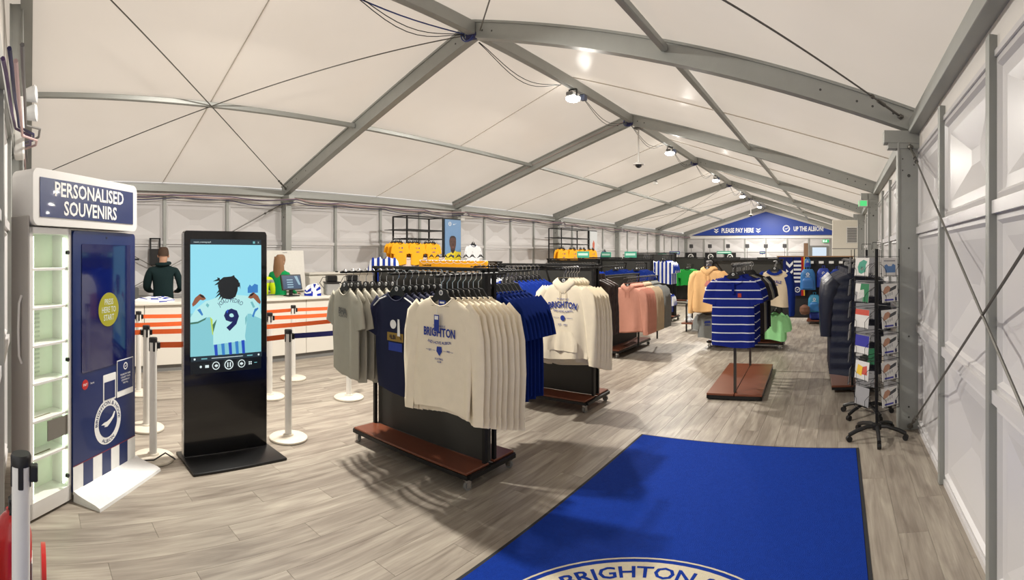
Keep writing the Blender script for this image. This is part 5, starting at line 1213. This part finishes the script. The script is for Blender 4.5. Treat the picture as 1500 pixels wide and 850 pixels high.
for k, y in enumerate((6.68, 7.14, 7.6)):
    row('football_shirt', V_kit, 'yellow football shirt', ['at the tower counter end', 'mid way along the near tower', 'beside the portrait banner'][k], 'football shirt', -7.62, y, 3, .11, 2.05, PI / 2, KPR, axis=(-1, 0), jit=.02, sc=.74)
    row('shorts', V_sh, 'pale kit shorts', ['between first and second yellow shirts', 'between second and third yellow shirts', 'at the portrait banner edge'][k], 'shorts', -7.66, y + .23, 2, .1, 1.80, PI / 2, axis=(-1, 0), jit=.02)
for k, y in enumerate((13.1, 13.75, 14.4, 15.0)):
    row('football_shirt', V_kit, 'yellow football shirt', ['at the far tower start', 'second along the far tower', 'third along the far tower', 'at the grey banner'][k], 'football shirt', -7.75, y, 2, .12, 2.03, PI / 2, KPR, axis=(-1, 0), jit=.02)
hang('football_shirt', [q for q in G_kit[0].meshes(C_white, trim=C_blue)], 'white football shirt hanging beyond the portrait banner', 'football shirt', (-7.85, 9.15, 2.08), PI / 2, None, 'hanger of the white shirt by the portrait banner')
hang('football_shirt', [q for q in G_kit[0].meshes(C_blue, trim=C_white)], 'royal blue football shirt at the far tower banner', 'football shirt', (-7.85, 16.1, 1.98), PI / 2, None, 'hanger of the royal blue shirt at the far tower')
# bust with striped shirt
def bust():
    t = T('mannequin_bust', 'small mannequin bust in a blue and white striped football shirt', 'mannequin', (-7.36, 6.05, 0), math.radians(50))
    g = Garment('kit', .20, .52, .075, neck=.055, drop=.06, seed=51, sleeve='short', folds=.003, z0=1.66)
    for n, m in g.meshes(C_kit, trim=C_blue): put(n, m, t)
    MB().lathe([(.001, 1.55), (.05, 1.56), (.045, 1.72), (.03, 1.735), (.001, 1.735)], n=16).build('neck', M_grey, t)
    MB().cyl((0, 0, .02), (0, 0, 1.6), .02, n=10).build('pole', M_black, t); MB().lathe([(.001, 0), (.16, 0), (.16, .015), (.03, .03), (.001, .03)], n=24).build('base', M_black, t)
bust()

# ------------------------------------------------------------------ racks farther down the hall
G_mid = Garment('tee_mid', .23, .56, .03, seed=61, sleeve='short', folds=.006)
def mids(m, trim=None): return [G_mid.meshes(m, trim)]
V_ybot = [Garment('half_short', .15, .30, .03, seed=62, sleeve=None, drop=.02, neck=.13).meshes(C_yellow, trim=C_white)]
rack('black rack with yellow shorts on top, in front of the portrait banner', -5.85, 6.7, 0, L=1.36, arms=((-.6, -1, .5, 1.52), (.6, -1, .5, 1.52)))
row('shorts', V_ybot, 'yellow and white shorts', 'on the rack before the portrait banner', 'shorts', -6.62, 6.40, 9, .16, 1.745, .0, axis=(1, 0), jit=.02)
row('t_shirt', mids(C_white), 'white t-shirt', 'on the yellow shorts rack', 't-shirt', -5.25, 6.3, 3, .1, 1.52)
row('t_shirt', mids(C_navy), 'navy t-shirt', 'on the yellow shorts rack', 't-shirt', -6.45, 6.25, 4, .1, 1.30)
GREEN = emit('sign_teal', (70, 170, 140), .35)
def topper(label, x, y, z=1.6, w=.30, col=None):
    t = T('price_topper', label, 'sign', (x, y, z)); MB().box(-w / 2, w / 2, -.008, .008, .01, .15, bev=.003).build('card', col or mat('sign_teal_card', (70, 160, 134), .4), t); MB().box(-w / 2 + .03, w / 2 - .03, -.0095, -.008, .06, .11).build('print_strip', mat('sign_pale', (190, 225, 210), .4), t); MB().box(-.02, .02, -.02, .02, -.02, .012).build('clip', M_black, t)
racks = [
 ('black rack beyond the pink hoodies in the second row', -5.6, 9.9, [('t_shirt', V_bright, 'bright blue t-shirt', -5.05, 9.3, 5), ('t_shirt', mids(C_stone), 'stone grey t-shirt', -5.9, 9.3, 4)], 1.6),
 ('black rack in the middle rows with blue shirts behind the gilets', -4.75, 10.9, [('t_shirt', V_blue, 'royal blue t-shirt', -4.75, 10.3, 4), ('t_shirt', mids(C_blue), 'dark royal t-shirt', -4.25, 10.3, 4)], 1.6),
 ('black rack with white and blue children kits', -4.75, 12.6, [('football_shirt', [G_mid.meshes(C_kit)], 'blue and white striped shirt', -5.25, 11.9, 4, 1.70), ('football_shirt', [G_mid.meshes(C_white, trim=C_blue)], 'white football shirt', -4.72, 11.9, 4, 1.70), ('football_shirt', [G_mid.meshes(C_kit)], 'striped kit top', -4.22, 11.9, 4, 1.70)], 1.74),
 ('black rack in the second row before the far kit tower', -6.3, 12.6, [('t_shirt', mids(C_char), 'charcoal t-shirt', -6.0, 12.0, 4), ('t_shirt', mids(C_navy), 'navy t-shirt', -6.6, 12.0, 4)], 1.62),
 ('black rack with green football shirts and brown base', -5.2, 17.3, [('football_shirt', [G_mid.meshes(C_green)], 'green football shirt', -5.55, 16.6, 4, 1.38), ('football_shirt', [G_mid.meshes(C_green, trim=C_black)], 'green goalkeeper shirt', -5.0, 16.55, 4, 1.38)], 1.6),
 ('black rack beside the green shirts rack', -6.7, 16.6, [('t_shirt', mids(C_black), 'black t-shirt', -6.3, 16.0, 4), ('t_shirt', mids(C_navy), 'navy t-shirt', -6.9, 16.0, 4)], 1.62),
 ('black rack far down the aisle with navy tops', -4.6, 20.5, [('t_shirt', mids(C_navy), 'navy t-shirt', -4.9, 19.9, 4), ('t_shirt', mids(C_bright), 'bright blue t-shirt', -4.3, 19.9, 4)], 1.6),
 ('black rack far down the hall with green tops', -6.4, 20.5, [('t_shirt', mids(C_green), 'green t-shirt', -6.1, 19.9, 4), ('t_shirt', mids(C_black), 'black t-shirt', -6.7, 19.9, 4)], 1.6),
 ('black rack far behind the peach hoodies with blue tops', -2.6, 14.2, [('t_shirt', mids(C_bright), 'bright blue t-shirt', -3.0, 13.6, 4), ('t_shirt', mids(C_navy), 'navy t-shirt', -2.4, 13.6, 4)], 1.6),
 ('black rack far behind the bag wall', -2.2, 18.0, [('t_shirt', mids(C_char), 'charcoal t-shirt', -2.5, 17.4, 4), ('t_shirt', mids(C_navy), 'navy t-shirt', -1.9, 17.4, 4)], 1.6)]
PLACE = ['in the second row', 'behind the gilets', 'on the children kits rack', 'before the far tower', 'on the green rack', 'beside the green rack', 'far down the aisle', 'far down the hall', 'far behind the peach hoodies', 'far behind the bag wall']
for i, (lb, x, y, rows, h) in enumerate(racks):
    rack(lb, x, y, 0, L=1.3, H=h, arms=[(r[3] - x, -1, y - r[4] + .05, (r + (1.52,))[6]) for r in rows])
    place = PLACE[i]
    for kd, v, what, rx, ry, n, *zz in rows: row(kd, v, what, place, 'football shirt' if 'football' in kd else 't-shirt', rx, ry, n, .12, zz[0] if zz else 1.52, jit=.02)
for x, y, lb in ((-5.35, 9.9, 'small teal price topper on the rack behind the blue shirts'), (-4.65, 10.9, 'small teal price topper above the brown gilets'), (-6.1, 12.6, 'small teal price topper before the far kit tower'), (-5.9, 16.6, 'small teal price topper far down the rows')): topper(lb, x, y, 1.62)
topper('wide green sign standing above the far racks', -5.7, 25.3, 1.75, .75, mat('sign_green', (40, 130, 104), .4)); topper('small blue sign above the far racks', -4.0, 27.0, 1.75, .3, P_blue); topper('dark blue sign above the far tower racks', -7.4, 22.5, 1.72, .5, P_blue)
# lower striped kits below the white ones
row('football_shirt', [G_kid.meshes(C_kit)], 'small striped football shirt', 'on the low kits rail', 'football shirt', -4.22, 11.95, 3, .1, .90, jit=.02)
# low table with plush toys
def low_table():
    t = T('nesting_table', 'small low dark table with brown lower board behind the peach hoodies', 'table', (-3.02, 11.1, 0))
    MB().box(-.3, .25, -.25, .25, .60, .63, bev=.004).build('table_top', M_dark, t); MB().box(-.38, .1, -.3, .2, .17, .20, bev=.004).build('lower_board', M_brown, t)
    for sx in (-.28, .22):
        for sy in (-.23, .23): MB().box(sx - .015, sx + .015, sy - .015, sy + .015, 0, .60).build('leg', M_black, t)
    def plush(label, x, y, z, s, col):
        p = T('soft_toy', label, 'soft toy', (x, y, z)); MB().lathe([(.001, 0), (.06 * s, .01), (.075 * s, .05 * s), (.05 * s, .10 * s), (.001, .115 * s)], n=14).build('body', col, p)
        MB().lathe([(.001, .09 * s), (.045 * s, .11 * s), (.05 * s, .14 * s), (.03 * s, .175 * s), (.001, .18 * s)], n=14).build('head', col, p)
        for sx in (-1, 1): MB().tube([(sx * .05 * s, 0, .08 * s), (sx * .1 * s, -.02, .05 * s)], .018 * s, 6).build('arm', col, p)
    for k, (dx, lb) in enumerate(((-.21, 'pale blue soft toy at the table end'), (-.02, 'pale blue soft toy in the middle of the low table'), (.17, 'pale blue soft toy nearest the peach hoodies'))): plush(lb, -3.02 + dx, 10.97, .631, .8, C_lblue)
    for k, (dx, lb) in enumerate(((-.24, 'white soft toy on the lower board of the table'), (-.02, 'pale grey soft toy on the lower board of the table'))): plush(lb, -3.02 + dx, 10.95, .201, 1.0, C_white)
low_table()

# ------------------------------------------------------------------ far end
def far_end():
    y = YF[-1]
    b = T('gable_banner', 'large blue triangular pay here banner on the far gable', 'banner', (0, y - .02, 0))
    zb, xl, xr, za = 2.88, -8.72, .28, 4.33
    def edge(x): return min(ztop(x) - .30, za)
    MB().poly([(xl, zb), (xr, zb), (xr, zb + .08), (XC, 4.25), (xl, zb + .02)], -.02, 0).build('blue_sheet', mat('banner_club_blue', (30, 62, 150), .5), b, smooth=False)
    MB().box(XC - .28, XC - .27, -.022, -.019, zb, 4.1).build('sheet_joint', mat('joint_blue', (24, 50, 126), .5), b)
    for tx, cx, cz, wd in (('PLEASE PAY HERE', -5.92, 3.17, 1.95), ('UP THE ALBION!', -1.72, 3.24, 1.75)): l = MB(); put_text(l, tx, cx, cz, .26, -.022, bold=.03, width=wd); l.build('lettering', M_print, b, smooth=False)
    for cx in (-7.22, -4.68):
        for k in (0, 1): z = 3.27 - .13 * k; l = MB(); l.poly([(cx - .16, z), (cx - .07, z), (cx, z - .05), (cx + .07, z), (cx + .16, z), (cx, z - .13)], -.023, -.021); l.build('chevron', M_print, b, smooth=False)
    c = MB(); crest(c, -3.02, 3.25, .21, -.022, 0, 1); c.build('emblem', [M_print, mat('banner_club_blue', (30, 62, 150), .5)], b, smooth=False)
    w = struct(MB().box(-1.65, -.55, y - .04, y - .01, 1.35, 2.25).build('window_1', M_grey, smooth=False))
    MB().box(-1.50, -.68, y - .045, y - .04, 1.45, 2.15).build('pane', emit('daylit_pane', (214, 230, 246), .9), w)
    MB().box(-2.0, -1.75, y - .06, y - .01, 1.2, 2.4).build('timber_post', mat('timber_brown', (120, 90, 66), .6), w)
    e = T('exit_sign', 'green running man exit sign on the far wall', 'sign', (-.72, y - .05, 2.42)); MB().box(-.2, .2, -.04, 0, 0, .2, bev=.005).build('case', M_white, e)
    s = MB(); s.box(-.19, .19, -.042, -.04, .01, .19, 0); s.poly([(-.02, .05), (.03, .03), (.05, .08), (.09, .05), (.1, .06), (.06, .12), (.08, .15), (.05, .17), (.02, .13), (-.02, .12)], -.044, -.042, 1); s.box(-.16, -.07, -.044, -.042, .04, .16, 1); s.poly([(-.06, .10), (-.035, .13), (-.035, .07)], -.044, -.042, 1); s.build('legend', [emit('exit_green', (30, 170, 90), 1.2), emit('exit_white', (235, 255, 240), 1.2)], e, smooth=False)
    e2 = T('exit_sign', 'small green exit sign glowing on the second column', 'sign', (.42, YF[2] - .02, 2.62)); MB().box(-.02, .15, -.1, .1, 0, .12, bev=.005).build('case', M_white, e2); MB().box(-.025, -.02, -.09, .09, .01, .11).build('legend', emit('exit_glow', (90, 220, 130), 1.0), e2); MB().box(.0, .13, -.104, -.1, .01, .11).build('legend', emit('exit_glow', (90, 220, 130), 1.0), e2)
    for k, px in enumerate((-8.3, -7.2, -6.15, -5.05, -4.0, -2.95)):
        t = T('queue_light', 'dark square pay desk light on a thin pole, %s from exit sign' % ORD[5 - k], 'sign', (px, 28.3, 0), 0, 'pay desk lights'); MB().cyl((0, 0, 1.0), (0, 0, 2.1), .015, n=8).build('pole', M_grey, t)
        MB().box(-.11, .11, -.04, .04, 2.1, 2.32, bev=.02).build('lamp_box', mat('lamp_dark', (60, 60, 62), .5), t); MB().cyl((0, 0, 0.95), (0, 0, 1.0), .06, n=12).build('foot', M_grey, t)
        d = T('pay_desk', 'black pay desk at the far wall, %s from exit sign' % ORD[5 - k], 'desk', (px, 28.3, 0), 0, 'pay desks'); MB().box(-.45, .45, -.3, .3, 0, .9, bev=.01).build('cabinet', M_blackp, d); MB().box(-.48, .48, -.33, .33, .9, .95, bev=.01).build('worktop', M_grey, d)
        if k < 3:
            q = T('till_board', 'black emblem board at the far wall, %s from the corner' % ORD[k], 'board', (px - .35 + .12 * k, 29.4, 1.35), 0, 'black emblem boards'); MB().box(-.35, .35, -.02, .02, 0, .5, bev=.005).build('panel', M_blackp, q); c = MB(); crest(c, 0, .25, .17, -.022, 0, 1, False); c.build('emblem', [M_print, M_blackp], q)
            MB().box(-.3, -.27, -.02, .02, -1.35, 0).build('leg', M_black, q); MB().box(.27, .3, -.02, .02, -1.35, 0).build('leg', M_black, q)
    # white plant box at the right wall
    a = T('heater_cabinet', 'tall white heater cabinet with dark louvre near the exit sign', 'cabinet', (-.20, 17.4, 0))
    MB().box(0, .93, 0, .9, .02, 2.88, bev=.02).build('casing', mat('cabinet_cream', (224, 220, 208), .5), a); MB().box(.0, .93, -.006, 0, 1.9, 1.92).build('seam', M_grey, a)
    MB().box(.48, .86, -.015, -.002, 2.1, 2.65, bev=.004).build('louvre_frame', M_white, a)
    for k in range(9): MB().box(.51, .83, -.03, -.012, 2.13 + .055 * k, 2.165 + .055 * k).build('louvre_slat', M_grey, a)
far_end()

# ------------------------------------------------------------------ overhead: cameras, cable runs, emergency lamp
def dome(label, y, zb):
    t = T('dome_camera', label, 'camera', (XC, y, ZR)); MB().cyl((0, 0, .03), (0, 0, zb - ZR + .08), .018, n=10).build('drop_pole', M_white, t); MB().box(-.08, .08, -.08, .08, .0, .03).build('mount', M_grey, t)
    MB().lathe([(.001, zb - ZR + .09), (.05, zb - ZR + .09), (.12, zb - ZR + .05), (.12, zb - ZR + .03), (.001, zb - ZR + .03)], n=24).build('housing', M_white, t); MB().lathe([(.075, zb - ZR + .03), (.065, zb - ZR - .01), (.03, zb - ZR - .035), (.001, zb - ZR - .04)], n=20).build('lens_dome', mat('smoked_dome', (40, 40, 42), .1), t)
dome('white dome camera on a drop pole under the ridge, nearer one', 10.35, 3.62); dome('white dome camera on a drop pole near the far gable', 24.7, 3.62)
M_cab = {'blue': mat('cable_blue', (52, 66, 130), .5), 'purple': mat('cable_purple', (80, 56, 100), .5), 'grey': mat('cable_grey', (110, 108, 106), .5), 'pink': mat('cable_pinkish', (190, 160, 158), .6), 'black': M_blackp, 'navy': mat('cable_navy', (40, 40, 84), .5)}
def run(label, pts, r, col): o = MB().tube(pts, r, 6).build('cable', M_cab[col]); tag(o, label, 'cable', 'overhead cables'); return o
rnd = random.Random(5)
for k, (col, z, sg, x) in enumerate((('purple', 2.80, .05, .04), ('navy', 2.735, .07, .05), ('pink', 2.79, .035, .03), ('grey', 2.77, .05, .06))):
    pts = []
    for i in range(0, 24 * 8 + 1):
        u = i / 8; du = ((u * 1.245 + .1 + 2.5) % 5) - 2.5; a = u % 1; s = sg * (.5 + .5 * math.sin(int(u) * 2.1 + k)) * 4 * a * (1 - a); pts.append((XL + .06 + x + .30 * math.exp(-(du / .38) ** 2), Y0 + .1 + u * 1.245, z - s + .01 * math.sin(u * 3 + k)))
    run('%s cable looped along the top of the counter wall' % {'purple': 'purple', 'navy': 'dark navy', 'pink': 'pale pinkish', 'grey': 'grey'}[col], pts, .009 if col != 'pink' else .013, col)
def coil(i, y):
    t = T('cable_coil', 'blue cable coil tied at the ridge joint, %s frame from the entrance' % ORD[i], 'cable coil', (XC - .06, y - .09, ZR + .03), .3, 'blue cable coils at the ridge')
    for k in range(4):
        q = MB(); r = .085 + .012 * (k % 2); q.tube([(r * math.cos(a) + .01 * k, .012 * k + .015 * math.sin(2 * a), r * .8 * math.sin(a) + .008 * k) for a in [2 * PI * j / 18 for j in range(18)]], .007, 5, closed=True); q.build('loop', M_cab['blue'], t)
    MB().box(-.02, .12, -.01, .06, -.05, .03, bev=.01).build('tie', M_cab['navy'], t)
for i in range(1, 6): coil(i - 1, YF[i])
for i in range(6):
    a, b = YF[i], YF[i + 1]; m = (a + b) / 2
    for q, (ya, yb) in enumerate(((a + .15, m - .3), (m + .45, b - .15))):
        for w in (0, 1):
            pts = [(XC - .06 - .012 * w, ya + (yb - ya) * u, ZR + .02 - (.20 + .05 * w) * math.sin(PI * u) ** 1.2) for u in [j / 12 for j in range(13)]]
            run('%s lamp lead drooping %s the ridge lamp, %s bay from the entrance' % (('thin black', 'second thin black')[w], ('before', 'beyond')[q], ORD[i]), pts, .005, 'black')
run('blue lead drooping from the first ridge joint towards the entrance', [(XC - .09, YF[1] - .1 - 2.6 * u, ZR + .05 - .12 * math.sin(PI * u)) for u in [j / 12 for j in range(13)]], .008, 'blue')
run('thin red wire clipped along the rafter above the portrait banner', [(XC + (XL - XC) * u, YF[2] - .066, zbot(XC + (XL - XC) * u) + .12) for u in [0, .25, .5, .75, 1]], .005, 'pink')
# emergency twin spot on the entrance gable
def emergency():
    t = T('emergency_light', 'white twin spot emergency light high on the entrance gable', 'lamp', (-4.95, GY + .0, 2.62), 0)
    MB().box(-.15, .15, .05, .15, 0, .55, bev=.015).build('battery_box', M_white, t)
    for z in (.60, .42):
        h = MB(); h.cyl((0, .16, z), (.02, .26, z + .01), .06, .085, n=18); h.build('spot_head', mat('clear_plastic', (210, 212, 214), .2), t); h2 = MB(); h2.cyl((.02, .26, z + .01), (.021, .265, z + .01), .075, n=18); h2.build('spot_lens', mat('lens_pale', (235, 236, 238), .1), t)
emergency()
for k, (col, dz) in enumerate((('purple', 0), ('navy', .06), ('pink', -.06), ('grey', .12))):
    run('%s cable rising along the entrance gable' % {'purple': 'purple', 'navy': 'navy', 'pink': 'pinkish', 'grey': 'grey'}[col], [(-2.4 - .3 * j, GY + .075 + .03 * k + (.13 if abs(2.4 + .3 * j - 5.1) < .5 else 0), 2.6 + .1 * dz * 5 + .025 * j + .02 * math.sin(j * 1.2 + k)) for j in range(20)], .012, col)
j = T('junction_box', 'small white junction box at the column head beside portrait banner', 'box', (XL + .0, YF[2] + .22, 2.60), PI / 2); MB().box(-.13, .13, -.1, -.035, 0, .13, bev=.01).build('case', M_white, j); MB().box(-.1, .1, -.103, -.1, .02, .11).build('lid', M_print, j)
j = T('pir_sensor', 'small white sensor clamped under a rafter beyond the dome camera', 'sensor', (-5.55, YF[3], zbot(-5.55))); MB().box(-.05, .05, -.05, .05, -.05, 0, bev=.01).build('clamp', M_grey, j); MB().cyl((0, -.1, -.10), (0, .1, -.08), .05, n=14).build('head', M_white, j)
